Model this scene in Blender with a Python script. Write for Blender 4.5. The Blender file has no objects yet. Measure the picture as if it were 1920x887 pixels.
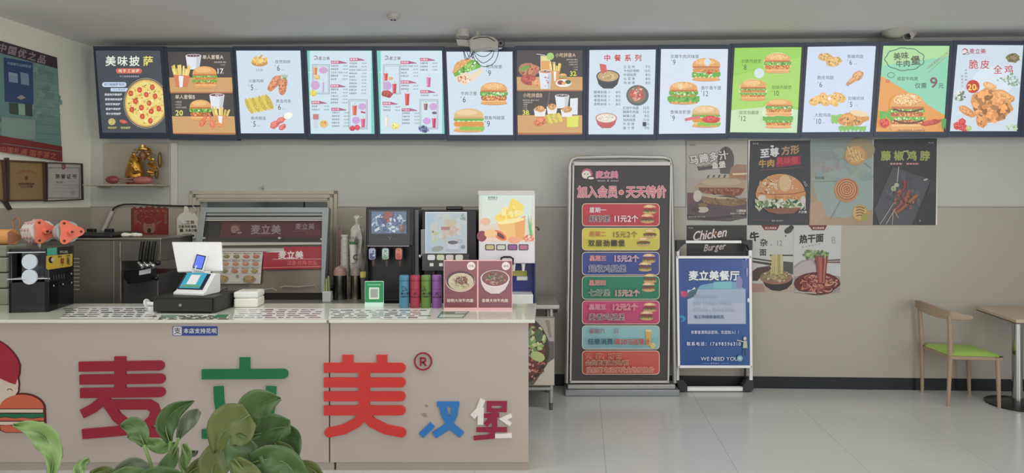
import bpy, math, random
from mathutils import Vector, Matrix
random.seed(7)
S = bpy.context.scene
COL = S.collection
F, CX, HZ, HC = 1200.0, 960.0, 380.0, 1.6475
# ---------------- camera, world, lights, exposure
cam = bpy.data.objects.new('camera', bpy.data.cameras.new('camera'))
COL.objects.link(cam); S.camera = cam
cam.location = (0, 0, HC); cam.rotation_euler = (math.pi/2, 0, 0)
cam.data.sensor_width = 36; cam.data.sensor_fit = 'HORIZONTAL'
cam.data.lens = 36*F/1920; cam.data.shift_y = (HZ-443.5)/1920
cam.data.clip_start = .05
w = bpy.data.worlds.new('world'); S.world = w; w.use_nodes = True
w.node_tree.nodes['Background'].inputs[0].default_value = (.9, .95, 1, 1)
w.node_tree.nodes['Background'].inputs[1].default_value = .42
def area(name, loc, rot, sx, sy, power, col):
    l = bpy.data.lights.new(name, 'AREA'); l.shape = 'RECTANGLE'; l.size = sx; l.size_y = sy
    l.energy = power; l.color = col
    o = bpy.data.objects.new(name, l); COL.objects.link(o); o.location = loc; o.rotation_euler = rot
    return o
area('shopfront_daylight', (-.4, -3.3, 1.5), (math.radians(90), 0, 0), 8.4, 2.7, 92, (1, .985, .95))
area('ceiling_panel_glow', (.0, 3.3, 3.08), (0, 0, 0), 7.5, .6, 55, (1, .985, .97))  # added fill lamp below the ceiling, brightens the back wall
area('side_window_daylight', (5.6, -1.0, 1.6), (math.radians(90), 0, math.radians(75)), 4.2, 2.4, 100, (.97, .99, 1))  # added fill from the right that lifts the left wall; no window there
area('ceiling_panel_glow', (.6, .2, 3.08), (0, 0, 0), 7.5, .6, 25, (1, .985, .97))  # second, weaker ceiling fill, also added, near the camera
area('kitchen_light', (-2.15, 6.7, 2.15), (0, 0, math.radians(-2.4)), .9, .5, 5, (.96, 1, .98))  # added lamp that lightens the recess behind the serving window
S.view_settings.view_transform = 'Standard'; S.view_settings.look = 'None'
S.view_settings.exposure = 0.04; S.view_settings.gamma = 1; S.view_settings.use_curve_mapping = False
ILL = .62
# ---------------- colour and materials
def lin(c):
    c = c/255.0
    return c/12.92 if c <= .04045 else ((c+.055)/1.055)**2.4
def alb(c, k=ILL): return tuple(min(.88, lin(x)/k) for x in c)
MATS = {}
def M(name, c=(128,128,128), rough=.5, metal=0, coat=0, noise=.06, nscale=14, alpha=1, trans=0, emit=None, es=1, bump=0, spec=.5):
    if name in MATS: return MATS[name]
    m = bpy.data.materials.new(name); m.use_nodes = True; nt = m.node_tree
    b = nt.nodes['Principled BSDF']; col = alb(c) if not metal else tuple(lin(x) for x in c)
    b.inputs['Base Color'].default_value = (*col, 1)
    b.inputs['Roughness'].default_value = rough; b.inputs['Metallic'].default_value = metal
    b.inputs['Coat Weight'].default_value = coat; b.inputs['Alpha'].default_value = alpha
    b.inputs['Transmission Weight'].default_value = trans
    b.inputs['Specular IOR Level'].default_value = spec
    if noise or bump:
        tc = nt.nodes.new('ShaderNodeTexCoord'); n = nt.nodes.new('ShaderNodeTexNoise')
        n.inputs['Scale'].default_value = nscale; n.inputs['Detail'].default_value = 4
        nt.links.new(tc.outputs['Object'], n.inputs['Vector'])
        if noise:
            mx = nt.nodes.new('ShaderNodeMix'); mx.data_type = 'RGBA'
            mx.inputs[6].default_value = (*[x*(1-noise) for x in col], 1)
            mx.inputs[7].default_value = (*[min(1, x*(1+noise)) for x in col], 1)
            nt.links.new(n.outputs['Fac'], mx.inputs[0]); nt.links.new(mx.outputs[2], b.inputs['Base Color'])
        if bump:
            bp = nt.nodes.new('ShaderNodeBump'); bp.inputs['Strength'].default_value = bump; bp.inputs['Distance'].default_value = .01
            nt.links.new(n.outputs['Fac'], bp.inputs['Height']); nt.links.new(bp.outputs[0], b.inputs['Normal'])
    if emit:
        b.inputs['Emission Color'].default_value = (*[lin(x) for x in emit], 1); b.inputs['Emission Strength'].default_value = es
    MATS[name] = m; return m
def print_mat(name, emissive, rough=.45, strength=1.0, coat=0):
    if name in MATS: return MATS[name]
    m = bpy.data.materials.new(name); m.use_nodes = True; nt = m.node_tree; b = nt.nodes['Principled BSDF']
    at = nt.nodes.new('ShaderNodeAttribute'); at.attribute_name = 'Col'
    n = nt.nodes.new('ShaderNodeTexNoise'); n.inputs['Scale'].default_value = 40
    tc = nt.nodes.new('ShaderNodeTexCoord'); nt.links.new(tc.outputs['Object'], n.inputs['Vector'])
    mr = nt.nodes.new('ShaderNodeMapRange'); mr.inputs[3].default_value = .96; mr.inputs[4].default_value = 1.04
    nt.links.new(n.outputs['Fac'], mr.inputs[0])
    vm = nt.nodes.new('ShaderNodeVectorMath'); vm.operation = 'SCALE'
    nt.links.new(at.outputs['Color'], vm.inputs[0]); nt.links.new(mr.outputs[0], vm.inputs['Scale'])
    b.inputs['Roughness'].default_value = rough; b.inputs['Coat Weight'].default_value = coat
    if emissive:
        b.inputs['Base Color'].default_value = (.02, .02, .02, 1)
        nt.links.new(vm.outputs[0], b.inputs['Emission Color']); b.inputs['Emission Strength'].default_value = strength
    else:
        nt.links.new(vm.outputs[0], b.inputs['Base Color'])
    MATS[name] = m; return m
# ---------------- planes and unprojection
CAM = Vector((0, 0, HC))
def ray(px, py): return Vector(((px-CX)/F, 1, -(py-HZ)/F))
def W(px, py, Y): return CAM + ray(px, py)*Y
def XX(px, Y): return (px-CX)/F*Y
def ZZ(py, Y): return HC-(py-HZ)/F*Y
class Plane:
    def __init__(s, o, n):
        s.o = Vector(o); s.n = Vector(n).normalized()
        if s.n.dot(CAM-s.o) < 0: s.n = -s.n
    def hit(s, px, py):
        d = ray(px, py); return CAM + d*((s.o-CAM).dot(s.n)/d.dot(s.n))
    def off(s, k): return Plane(s.o+s.n*k, s.n)
AL = math.atan(.04168)
WU = Vector((math.cos(AL), -math.sin(AL), 0)); WN = Vector((-math.sin(AL), -math.cos(AL), 0))
WA = Vector((-3.917, 5.95, 0))
BACK = Plane(WA, WN)
LD = Vector((-.0874, -1, 0)).normalized()          # along the left wall, towards the viewer
LEFT = Plane(WA, Vector((1, -.0874, 0)))
# ---------------- objects
MW = {}
def thing(name, label, cat, loc=(0,0,0), rz=0, group=None, kind=None):
    o = bpy.data.objects.new(name, None); COL.objects.link(o); o.empty_display_size = .1
    o.location = loc; o.rotation_euler = (0, 0, rz)
    MW[o.name] = Matrix.Translation(Vector(loc)) @ Matrix.Rotation(rz, 4, 'Z')
    tag(o, label, cat, group, kind); return o
def tag(o, label=None, cat=None, group=None, kind=None):
    if label: o['label'] = label
    if cat: o['category'] = cat
    if group: o['group'] = group
    if kind: o['kind'] = kind
    return o
def Mof(p): return MW[p.name] if p is not None else Matrix.Identity(4)
class MB:
    def __init__(s, m=None): s.v = []; s.f = []; s.m = m or Matrix.Identity(4)
    def add(s, vs, fs, m=None):
        k = len(s.v); mm = s.m if m is None else s.m @ m
        s.v += [mm @ Vector(p) for p in vs]; s.f += [tuple(i+k for i in f) for f in fs]; return s
    def box(s, x0, x1, y0, y1, z0, z1, m=None):
        return s.add([(x0,y0,z0),(x1,y0,z0),(x1,y1,z0),(x0,y1,z0),(x0,y0,z1),(x1,y0,z1),(x1,y1,z1),(x0,y1,z1)],
            [(3,2,1,0),(4,5,6,7),(0,1,5,4),(1,2,6,5),(2,3,7,6),(3,0,4,7)], m)
    def hexa(s, a, b):           # two quads joined
        return s.add(list(a)+list(b), [(3,2,1,0),(4,5,6,7),(0,1,5,4),(1,2,6,5),(2,3,7,6),(3,0,4,7)])
    def prism(s, pts, vec, m=None):
        n = len(pts); vec = Vector(vec); a = [Vector(p) for p in pts]; b = [p+vec for p in a]
        return s.add(a+b, [tuple(range(n))[::-1], tuple(range(n, 2*n))]+[(i, (i+1) % n, n+(i+1) % n, n+i) for i in range(n)], m)
    def cyl(s, p0, p1, r0, r1=None, seg=16, cap=True):
        r1 = r0 if r1 is None else r1; p0 = Vector(p0); p1 = Vector(p1); d = (p1-p0).normalized()
        a = d.orthogonal().normalized(); b = d.cross(a); vs = []
        for p, r in ((p0, r0), (p1, r1)):
            for i in range(seg):
                t = 2*math.pi*i/seg; vs.append(p+a*math.cos(t)*r+b*math.sin(t)*r)
        fs = [(i, (i+1) % seg, seg+(i+1) % seg, seg+i) for i in range(seg)]
        if cap: fs += [tuple(range(seg))[::-1], tuple(range(seg, 2*seg))]
        return s.add(vs, fs)
    def tube(s, pts, r, seg=8, r1=None):
        P = [Vector(p) for p in pts]; n = len(P); vs = []; up = None
        for i, p in enumerate(P):
            d = (P[min(i+1, n-1)]-P[max(i-1, 0)]).normalized()
            if up is None: up = d.orthogonal().normalized()
            a = (up-d*up.dot(d)).normalized(); up = a; b = d.cross(a)
            rr = r if r1 is None else r+(r1-r)*i/(n-1)
            for k in range(seg):
                t = 2*math.pi*k/seg; vs.append(p+a*math.cos(t)*rr+b*math.sin(t)*rr)
        fs = [(i*seg+k, i*seg+(k+1) % seg, (i+1)*seg+(k+1) % seg, (i+1)*seg+k) for i in range(n-1) for k in range(seg)]
        fs += [tuple(range(seg))[::-1], tuple(range((n-1)*seg, n*seg))]
        return s.add(vs, fs)
    def lathe(s, prof, c=(0,0,0), seg=20, sx=1, sy=1, m=None):
        vs = []; n = len(prof)
        for r, z in prof:
            for k in range(seg):
                t = 2*math.pi*k/seg; vs.append((c[0]+math.cos(t)*r*sx, c[1]+math.sin(t)*r*sy, c[2]+z))
        fs = [(i*seg+k, i*seg+(k+1) % seg, (i+1)*seg+(k+1) % seg, (i+1)*seg+k) for i in range(n-1) for k in range(seg)]
        fs += [tuple(range(seg))[::-1], tuple(range((n-1)*seg, n*seg))]
        return s.add(vs, fs, m)
    def ball(s, c, rx, ry=None, rz=None, seg=12, rings=7, m=None):
        ry = ry or rx; rz = rz or rx
        prof = [(math.sin(math.pi*(i+.02)/(rings+.04)), -math.cos(math.pi*(i+.02)/(rings+.04))) for i in range(rings+1)]
        mm = (m or Matrix.Identity(4)) @ Matrix.Translation(Vector(c)) @ Matrix.Diagonal((rx, ry, rz, 1))
        return s.lathe(prof, seg=seg, m=mm)
    def build(s, name, mat, parent=None, bevel=0, smooth=30, seg=2, world=False, loc=None):
        inv = Mof(parent).inverted() if world else None
        vs = [inv @ p for p in s.v] if inv else s.v
        if loc is not None: vs = [p-Vector(loc) for p in vs]
        me = bpy.data.meshes.new(name); me.from_pydata([tuple(p) for p in vs], [], s.f); me.update()
        if smooth:
            me.polygons.foreach_set('use_smooth', [True]*len(me.polygons)); me.set_sharp_from_angle(angle=math.radians(smooth))
        me.materials.append(mat)
        o = bpy.data.objects.new(name, me); COL.objects.link(o)
        if loc is not None: o.location = loc
        if parent is not None: o.parent = parent
        if bevel:
            b = o.modifiers.new('bevel', 'BEVEL'); b.width = bevel; b.segments = seg; b.limit_method = 'ANGLE'
        return o
def flip_fix(o): return o
def copy_tree(o, parent=None):
    c = o.copy(); COL.objects.link(c); c.parent = parent
    for ch in list(o.children): copy_tree(ch, c)
    return c
# ---------------- glyphs and flat print
GC = {}
def glyph(ch, bold=0):
    k = (ch, bold)
    if k in GC: return GC[k]
    cu = bpy.data.curves.new('g', 'FONT'); cu.body = ch; cu.size = 1; cu.resolution_u = 2 if ord(ch) > 255 else 3; cu.offset = bold
    ob = bpy.data.objects.new('g', cu); me = bpy.data.meshes.new_from_object(ob)
    vs = [(v.co.x, v.co.y) for v in me.vertices]; fs = [tuple(p.vertices) for p in me.polygons]
    bpy.data.objects.remove(ob); bpy.data.curves.remove(cu); bpy.data.meshes.remove(me)
    if vs: bb = (min(v[0] for v in vs), max(v[0] for v in vs), min(v[1] for v in vs), max(v[1] for v in vs))
    else: bb = (0, .3, 0, .7)
    GC[k] = (vs, fs, bb); return GC[k]
GB = glyph('国')[2]; CW = (GB[1]-GB[0])/.86; CB = (GB[2]+GB[3])/2; CL = (GB[0]+GB[1])/2
HB = glyph('H')[2]; HH = HB[3]
class Art:
    def __init__(s, plane, mode='e', base=.0006, eps=5e-5, gain=1.0):
        s.pl = plane; s.mode = mode; s.v = []; s.f = []; s.c = []; s.k = 0; s.base = base; s.eps = eps; s.gain = gain; s.crop(0, 0, 1); s.warp = None
    def crop(s, x0, y0, k): s.t = (x0, y0, k); return s
    def colr(s, c):
        return tuple(lin(x*.9+19)*s.gain for x in c) if s.mode == 'e' else alb([v*.84+sum(c)/3*.09+7 for v in c], .78)
    def raw(s, pts, faces, col, cols=None):
        s.k += 1; h = s.base+s.k*s.eps; x0, y0, k = s.t; n = len(s.v); c = s.colr(col) if cols is None else None
        for i, (x, y) in enumerate(pts):
            px, py = x0+x/k, y0+y/k
            if s.warp: px, py = s.warp(px, py)
            s.v.append(s.pl.hit(px, py)+s.pl.n*h); s.c.append(c if cols is None else s.colr(cols[i]))
        s.f += [tuple(j+n for j in f) for f in faces]; return s
    def poly(s, pts, col, cols=None): return s.raw(pts, [tuple(range(len(pts)))], col, cols)
    def rect(s, x0, y0, x1, y1, col): return s.poly([(x0,y0),(x1,y0),(x1,y1),(x0,y1)], col)
    def grad(s, x0, y0, x1, y1, a, b): return s.poly([(x0,y0),(x1,y0),(x1,y1),(x0,y1)], None, [a,a,b,b])
    def ell(s, cx, cy, rx, ry, col, rot=0, n=18, jit=0, a0=0, a1=360):
        r = math.radians(rot); pts = []; full = (a1-a0) == 360
        for i in range(n if full else n+1):
            t = math.radians(a0+(a1-a0)*i/n); q = 1+random.uniform(-jit, jit)
            x, y = math.cos(t)*rx*q, math.sin(t)*ry*q
            pts.append((cx+x*math.cos(r)-y*math.sin(r), cy+x*math.sin(r)+y*math.cos(r)))
        return s.poly(pts, col)
    def ring(s, cx, cy, rx, ry, w, col, n=28):
        pts = []
        for i in range(n):
            t = 2*math.pi*i/n; pts += [(cx+math.cos(t)*rx, cy+math.sin(t)*ry), (cx+math.cos(t)*(rx-w), cy+math.sin(t)*(ry-w))]
        return s.raw(pts, [(2*i, 2*((i+1) % n), 2*((i+1) % n)+1, 2*i+1) for i in range(n)], col)
    def rrect(s, x0, y0, x1, y1, r, col):
        pts = []
        for cx, cy, a in ((x1-r, y0+r, -90), (x1-r, y1-r, 0), (x0+r, y1-r, 90), (x0+r, y0+r, 180)):
            for i in range(5):
                t = math.radians(a+i*22.5); pts.append((cx+math.cos(t)*r, cy+math.sin(t)*r))
        return s.poly(pts, col)
    def frame(s, x0, y0, x1, y1, w, col):
        s.rect(x0, y0, x1, y0+w, col); s.rect(x0, y1-w, x1, y1, col); s.rect(x0, y0, x0+w, y1, col); s.rect(x1-w, y0, x1, y1, col)
    def line(s, pts, w, col, w1=None):
        P = [Vector((p[0], p[1])) for p in pts]; n = len(P); out = []
        for i, p in enumerate(P):
            d = P[min(i+1, n-1)]-P[max(i-1, 0)]
            d = Vector((-d.y, d.x)).normalized() if d.length > 1e-6 else Vector((0, 1))
            ww = (w if w1 is None else w+(w1-w)*i/(n-1))/2
            out += [tuple(p+d*ww), tuple(p-d*ww)]
        return s.raw(out, [(2*i, 2*i+2, 2*i+3, 2*i+1) for i in range(n-1)], col)
    def specks(s, cx, cy, rx, ry, cols, n, sz, rot=0, asp=.6):
        for i in range(n):
            t = random.uniform(0, 6.283); q = math.sqrt(random.random()); r = math.radians(rot)
            x, y = math.cos(t)*rx*q, math.sin(t)*ry*q; z = sz*random.uniform(.6, 1.4)
            s.ell(cx+x*math.cos(r)-y*math.sin(r), cy+x*math.sin(r)+y*math.cos(r), z, z*asp, random.choice(cols), random.uniform(0, 180), 6, .25)
    def text(s, st, x, y, h, col, bold=.0, sx=1, sp=0, anchor='l', rot=0, slant=0, outline=None, ow=.05, vert=False, cols=None):
        """x, y: left (or centre) and vertical middle; h: height of a full-width character"""
        def adv(ch):
            if ord(ch) > 0x2000: return 1.0
            if ch == ' ': return .3
            b = glyph(ch, 0)[2]; return max(.5 if ch.isdigit() else .2, (b[1]-b[0])/HH*.78+.12)
        tot = sum(adv(c)*sx*h+sp for c in st)-sp
        if vert: tot = h
        cx = 0 if anchor == 'l' else (-tot/2 if anchor == 'c' else -tot)
        r = math.radians(rot); ca, sa = math.cos(r), math.sin(r)
        def offs(bb):
            if bb <= .004: return [(0, 0)]
            q = bb*h*.8
            return [(q, 0), (-q, 0), (0, q), (0, -q)] if bb < .035 else [(q, 0), (-q, 0), (0, q), (0, -q), (q*.7, q*.7), (-q*.7, q*.7), (q*.7, -q*.7), (-q*.7, -q*.7)]
        passes = ([(outline, o_) for o_ in offs(bold+ow)] if outline else [])+[(col, o_) for o_ in offs(bold)]
        for cc, (ux, uy) in passes:
            xx = cx+ux; yy = uy
            for i, ch in enumerate(st):
                a = adv(ch)*sx*h; vs, fs, g = glyph(ch, 0)
                if cols and cc is col: cc2 = cols[i % len(cols)]
                else: cc2 = cc
                if vs and ch != ' ':
                    g0 = glyph(ch, 0)[2]; cjk = ord(ch) > 0x2000
                    k = h*.95/CW if cjk else h*.78/HH
                    mx = CL if cjk else (g0[0]+g0[1])/2; my = CB if cjk else HH/2
                    pts = []
                    for (u, v) in vs:
                        X = xx+a/2+(u-mx)*k*sx+(v-my)*k*slant; Y = yy-(v-my)*k
                        pts.append((x+X*ca-Y*sa, y+X*sa+Y*ca))
                    s.raw(pts, fs, cc2)
                if vert: yy += h+sp
                else: xx += a+sp
        return s
    def build(s, name, parent, mat):
        inv = Mof(parent).inverted()
        me = bpy.data.meshes.new(name); me.from_pydata([tuple(inv @ p) for p in s.v], [], s.f); me.update()
        at = me.color_attributes.new('Col', 'FLOAT_COLOR', 'POINT')
        buf = []
        for c in s.c: buf += [c[0], c[1], c[2], 1]
        at.data.foreach_set('color', buf); me.materials.append(mat)
        o = bpy.data.objects.new(name, me); COL.objects.link(o)
        if parent is not None: o.parent = parent
        return o
LITE = lambda: print_mat('backlit_print', True, .35, 1.0)
PAPER = lambda: print_mat('paper_print', False, .5)
GLOSSY = lambda: print_mat('glossy_print', False, .22, coat=.3)

CT = .93; TT = .84
def YC(py, z=.93): return F*(HC-z)/(py-HZ)          # depth of a point seen at row py on a level surface at height z
def PY(Y): return Plane((0, Y, 0), (0, -1, 0))
def slab(mb, pl, pts, t0, t1):
    """polygon seen at pts, lying on plane pl, from t0 to t1 in front of it"""
    P = [pl.hit(*p) for p in pts]; return mb.prism([p+pl.n*t0 for p in P], pl.n*(t1-t0))
def R4(x0, y0, x1, y1): return [(x0, y1), (x1, y1), (x1, y0), (x0, y0)]
def RR(x0, y0, x1, y1, r):
    pts = []
    for cx, cy, a in ((x1-r, y0+r, -90), (x1-r, y1-r, 0), (x0+r, y1-r, 90), (x0+r, y0+r, 180)):
        for i in range(5):
            t = math.radians(a+i*22.5); pts.append((cx+math.cos(t)*r, cy+math.sin(t)*r))
    return pts
def rot_plane(t, lx, ly, nx, ny, tilt=0):
    """plane through local point (lx, ly) of thing t with local normal (nx, ny)"""
    m = Mof(t); n = (m.to_3x3() @ Vector((nx, ny, tilt))).normalized(); return Plane(m @ Vector((lx, ly, 0)), n)
# ---------------- food drawn as flat print
BUN = (226,160,92); BUND = (190,112,55); LET = (96,170,60); LETD = (52,120,45); MEAT = (178,92,50); FRY = (232,205,110); WHT = (235,238,240)
def wavy(a, x0, x1, y, h, col, n=12, amp=.5):
    top = []; bot = []
    for i in range(n+1):
        x = x0+(x1-x0)*i/n
        top.append((x, y-h/2+random.uniform(-.2, .2)*h)); bot.append((x, y+h/2+(amp*h if i % 2 else 0)+random.uniform(-.2, .2)*h))
    a.poly(top+bot[::-1], col)
def burger(a, cx, cy, w, h, style='std', seeds=True, rot=0, double=False):
    """cx, cy centre of the whole burger"""
    x0, x1 = cx-w/2, cx+w/2; t = cy-h/2; b = cy+h/2
    a.ell(cx, b-h*.05, w*.5, h*.08, (176,140,110), n=14)
    a.rrect(x0+w*.05, b-h*.2, x1-w*.05, b, h*.09, BUN); a.rrect(x0+w*.07, b-h*.19, x1-w*.07, b-h*.12, h*.03, (240,190,125))
    top = h*.42; body = h*.42; y = t+top
    k = 2 if double else 1
    for j in range(k):
        yy = y+body*j/k; bh = body/k
        if style in ('std', 'chk'):
            pc = (206,128,60) if style == 'chk' else MEAT
            a.rrect(x0+w*.03, yy+bh*.35, x1-w*.03, yy+bh*.95, bh*.28, pc)
            a.specks(cx, yy+bh*.66, w*.44, bh*.26, [(232,165,85),(150,75,35),(245,190,110),(185,100,50)], int(w/5)+8, max(bh*.11, w*.02))
            wavy(a, x0-w*.01, x1+w*.01, yy+bh*.18, bh*.34, LET, 14); a.specks(cx, yy+bh*.25, w*.46, bh*.16, [(150,205,90),LETD,(235,240,215),(120,185,70)], int(w/6)+8, bh*.11)
        elif style == 'beef':
            wavy(a, x0, x1, yy+bh*.7, bh*.4, LET, 14); a.specks(cx, yy+bh*.72, w*.46, bh*.18, [(150,205,90),LETD,(240,240,225)], 16, bh*.12)
            a.rrect(x0+w*.03, yy+bh*.05, x1-w*.03, yy+bh*.5, bh*.2, (214,140,72)); a.specks(cx, yy+bh*.3, w*.42, bh*.14, [(170,90,45),(235,170,95)], 16, bh*.1)
            a.ell(cx+w*.1, yy+bh*.55, w*.1, bh*.12, (200,60,45))
        elif style == 'fish':
            wavy(a, x0+w*.02, x1-w*.02, yy+bh*.2, bh*.35, (215,225,170), 12); a.rrect(x0+w*.02, yy+bh*.35, x1, yy+bh*.85, bh*.2, (222,140,50))
            wavy(a, x0, x1, yy+bh*.1, bh*.22, LET, 12)
            wavy(a, x0+w*.2, x1+w*.02, yy+bh, bh*.3, (130,190,70), 10)
    pts = [(x0+w*.02, t+top)]
    for i in range(15):
        an = math.pi*(1-i/14); pts.append((cx+math.cos(an)*w*.49, t+top*.86-math.sin(an)**.8*top*.86))
    pts += [(x1-w*.02, t+top)]
    a.poly(pts, BUN if style != 'fish' else (222,182,124))
    a.ell(cx-w*.06, t+top*.42, w*.34, top*.3, (238,186,116) if style != 'fish' else (236,204,150), n=16, jit=.05)
    a.rrect(x0+w*.03, t+top*.86, x1-w*.03, t+top*1.04, top*.08, BUND if style != 'fish' else (205,160,100))
    if seeds: a.specks(cx, t+top*.45, w*.4, top*.36, [(248,226,180),(255,240,210),(200,130,70)], int(w/4)+10, max(w*.013, .4), asp=.6)
def cup(a, cx, cy, w, h, body=(225,230,238), drink=(90,60,65)):
    a.poly([(cx-w/2, cy-h/2), (cx+w/2, cy-h/2), (cx+w*.37, cy+h/2), (cx-w*.37, cy+h/2)], body)
    a.poly([(cx+w*.2, cy-h/2), (cx+w/2, cy-h/2), (cx+w*.37, cy+h/2), (cx+w*.16, cy+h/2)], tuple(int(v*.88) for v in body))
    a.ell(cx, cy-h/2, w/2, h*.12, (240,240,245)); a.ell(cx, cy-h/2, w*.44, h*.09, drink); a.specks(cx, cy-h/2, w*.36, h*.06, [(150,120,125),(60,40,45),(200,180,185)], 10, w*.06)
def fries(a, cx, cy, w, h, pk=(214,120,80)):
    for i in range(16):
        x = cx+random.uniform(-.36, .36)*w; a.line([(x*.9+cx*.1, cy+h*.2), (cx+(x-cx)*1.5, cy-h*.5+random.uniform(0, .25)*h)], w*.09, random.choice([FRY,(245,225,140),(215,180,85)]))
    a.poly([(cx-w*.42, cy-h*.05), (cx+w*.42, cy), (cx+w*.3, cy+h*.5), (cx-w*.28, cy+h*.5)], pk); a.poly([(cx-w*.15, cy), (cx+w*.1, cy+.02*h), (cx+w*.05, cy+h*.5), (cx-w*.1, cy+h*.5)], WHT)
def crispy(a, cx, cy, rx, ry, rot=0, c=(214,150,78), n=22):
    a.ell(cx, cy, rx, ry, c, rot, 16, .12); a.ell(cx-rx*.1, cy-ry*.2, rx*.7, ry*.6, tuple(min(255, v+22) for v in c), rot, 12, .15)
    a.specks(cx, cy, rx*.85, ry*.85, [tuple(int(v*.8) for v in c), tuple(min(255, int(v*1.18)) for v in c), tuple(int(v*.65) for v in c), c], n, min(rx, ry)*.2, rot)
def drum(a, cx, cy, s, rot=0, c=(206,132,70)):
    r = math.radians(rot); dx, dy = math.cos(r), math.sin(r)
    crispy(a, cx+dx*s*.35, cy+dy*s*.35, s*.5, s*.36, rot, c); crispy(a, cx-dx*s*.3, cy-dy*s*.3, s*.4, s*.2, rot, c, 12); crispy(a, cx-dx*s*.68, cy-dy*s*.68, s*.17, s*.15, rot, tuple(int(v*.85) for v in c), 6)
def strips(a, cx, cy, w, h, n, rot=0, c=(222,190,90)):
    r = math.radians(rot)
    for i in range(n):
        o = (i-(n-1)/2)/n*w; x = cx+o*math.cos(r); y = cy+o*math.sin(r)
        a.ell(x, y, w/n*.75, h/2, c if i % 2 else tuple(int(v*.88) for v in c), rot-14, 12, .06); a.specks(x, y, w/n*.5, h*.4, [(245,220,130),(190,140,60)], 6, w/n*.2)
def noodles(a, cx, cy, rx, ry, cols, n=40, w=1.5):
    for i in range(n):
        t = random.uniform(0, 6.28); q = random.random()**.5; x = cx+math.cos(t)*rx*q*.75; y = cy+math.sin(t)*ry*q*.75
        r = random.uniform(.15, .4)*rx; a0 = random.uniform(0, 6.28); da = random.uniform(1.5, 3)
        a.line([(x+math.cos(a0+da*k/5)*r*.6, y+math.sin(a0+da*k/5)*r*.6*ry/rx) for k in range(6)], w, random.choice(cols))
def bowl(a, cx, cy, w, h, rim=(60,60,65), inner=(170,120,80), body=(45,48,52), tops=((190,90,70),(225,200,160),(110,140,70),(235,225,200)), n=40, nd=True):
    a.poly([(cx-w/2, cy-h*.15), (cx+w/2, cy-h*.15), (cx+w*.4, cy+h*.28), (cx+w*.2, cy+h*.5), (cx-w*.2, cy+h*.5), (cx-w*.4, cy+h*.28)], body)
    a.ell(cx, cy-h*.15, w/2, h*.33, rim, n=24); a.ell(cx, cy-h*.15, w*.45, h*.28, inner, n=22)
    if nd: noodles(a, cx, cy-h*.15, w*.42, h*.25, list(tops), n, max(w*.018, .5))
    a.specks(cx, cy-h*.16, w*.36, h*.2, list(tops), n, w*.03)
def pizza(a, cx, cy, rx, ry):
    a.ell(cx, cy, rx*1.06, ry*1.06, (150,150,130), n=32); a.ell(cx, cy, rx*1.03, ry*1.03, (50,50,50), n=32)
    a.ell(cx, cy, rx, ry, (214,166,90), n=32); a.ell(cx, cy, rx*.93, ry*.93, (238,214,120), n=30)
    a.specks(cx, cy, rx*.88, ry*.88, [(250,235,170),(225,185,80),(240,220,140),(215,160,80)], 90, rx*.07)
    for i in range(13):
        t = i*2.4; q = math.sqrt((i+.5)/13)*.82; x, y = cx+math.cos(t)*rx*q, cy+math.sin(t)*ry*q
        a.ell(x, y, rx*.12, ry*.12, (196,64,42), n=10, jit=.1); a.ell(x, y, rx*.07, ry*.07, (222,98,66), n=8)
    a.specks(cx, cy, rx*.85, ry*.85, [(110,150,60),(80,120,45),(150,180,80)], 36, rx*.05, asp=.35); a.specks(cx, cy, rx*.8, ry*.8, [(70,60,40),(60,50,50)], 14, rx*.03)
def drink(a, cx, cy, w, h, c=(200,60,60)):
    a.poly([(cx-w/2, cy-h/2), (cx+w/2, cy-h/2), (cx+w*.36, cy+h/2), (cx-w*.36, cy+h/2)], c)
    a.poly([(cx-w*.4, cy-h*.4), (cx-w*.1, cy-h*.4), (cx-w*.1, cy+h*.4), (cx-w*.3, cy+h*.4)], tuple(min(255, v+45) for v in c))
    a.ell(cx, cy-h/2, w*.55, h*.09, (215,225,225)); a.line([(cx+w*.05, cy-h*.5), (cx+w*.15, cy-h*.72)], w*.1, (120,160,150))
def badge(a, x, y, k, red=(196,50,60), light=(235,225,225), ink=(70,40,45)):
    """the shop's small emblem: a head in a red cap over a burger"""
    a.ell(x, y, 8*k, 8*k, red, a0=180, a1=400); a.ell(x-1*k, y+1*k, 6.5*k, 6*k, light); a.ell(x-3.2*k, y, .9*k, .9*k, ink, n=6); a.ell(x+1.2*k, y, .9*k, .9*k, ink, n=6)
    a.ell(x+6*k, y+6*k, 6*k, 3.2*k, ink); a.ell(x+6*k, y+6*k, 4.4*k, 1.8*k, light); a.ell(x-3*k, y+8*k, 4*k, 1.6*k, ink)
# ---------------- the thirteen backlit menu boards
WHB = (206,222,236); INK = (62,66,74); RED = (190,52,58)
LP = [((179,95),(301.4,95),(313,249),(192,249)), ((314,97),(433,97),(443,253),(325,251)), ((443,95),(564,95),(571,250),(452,250)),
 ((575.7,95),(698,95),(703,251),(583,251)), ((706.5,95),(829,95),(834,251),(713,251)), ((837,97),(961,97),(962,253),(843,253)),
 ((968,94),(1092,94),(1093,252),(971,253)), ((1105,94),(1229.5,93),(1225,252),(1103,252)), ((1239,92),(1365,92),(1360,250),(1235,251)),
 ((1377,90),(1503,88),(1494,249),(1368,248)), ((1513.5,88),(1642,86),(1631,247),(1503,248)), ((1655,86),(1780,85),(1769,247),(1641,247)),
 ((1793.7,84),(1918.5,85),(1906,246),(1779.5,246)), ((1931,83),(2056,82),(2042,245),(1917,246))]
pb = BACK.off(.10).hit(900, 262); tilt = math.radians(8)
BP = Plane(pb, WN*math.cos(tilt)+Vector((0, 0, -1))*math.sin(tilt))
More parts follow.
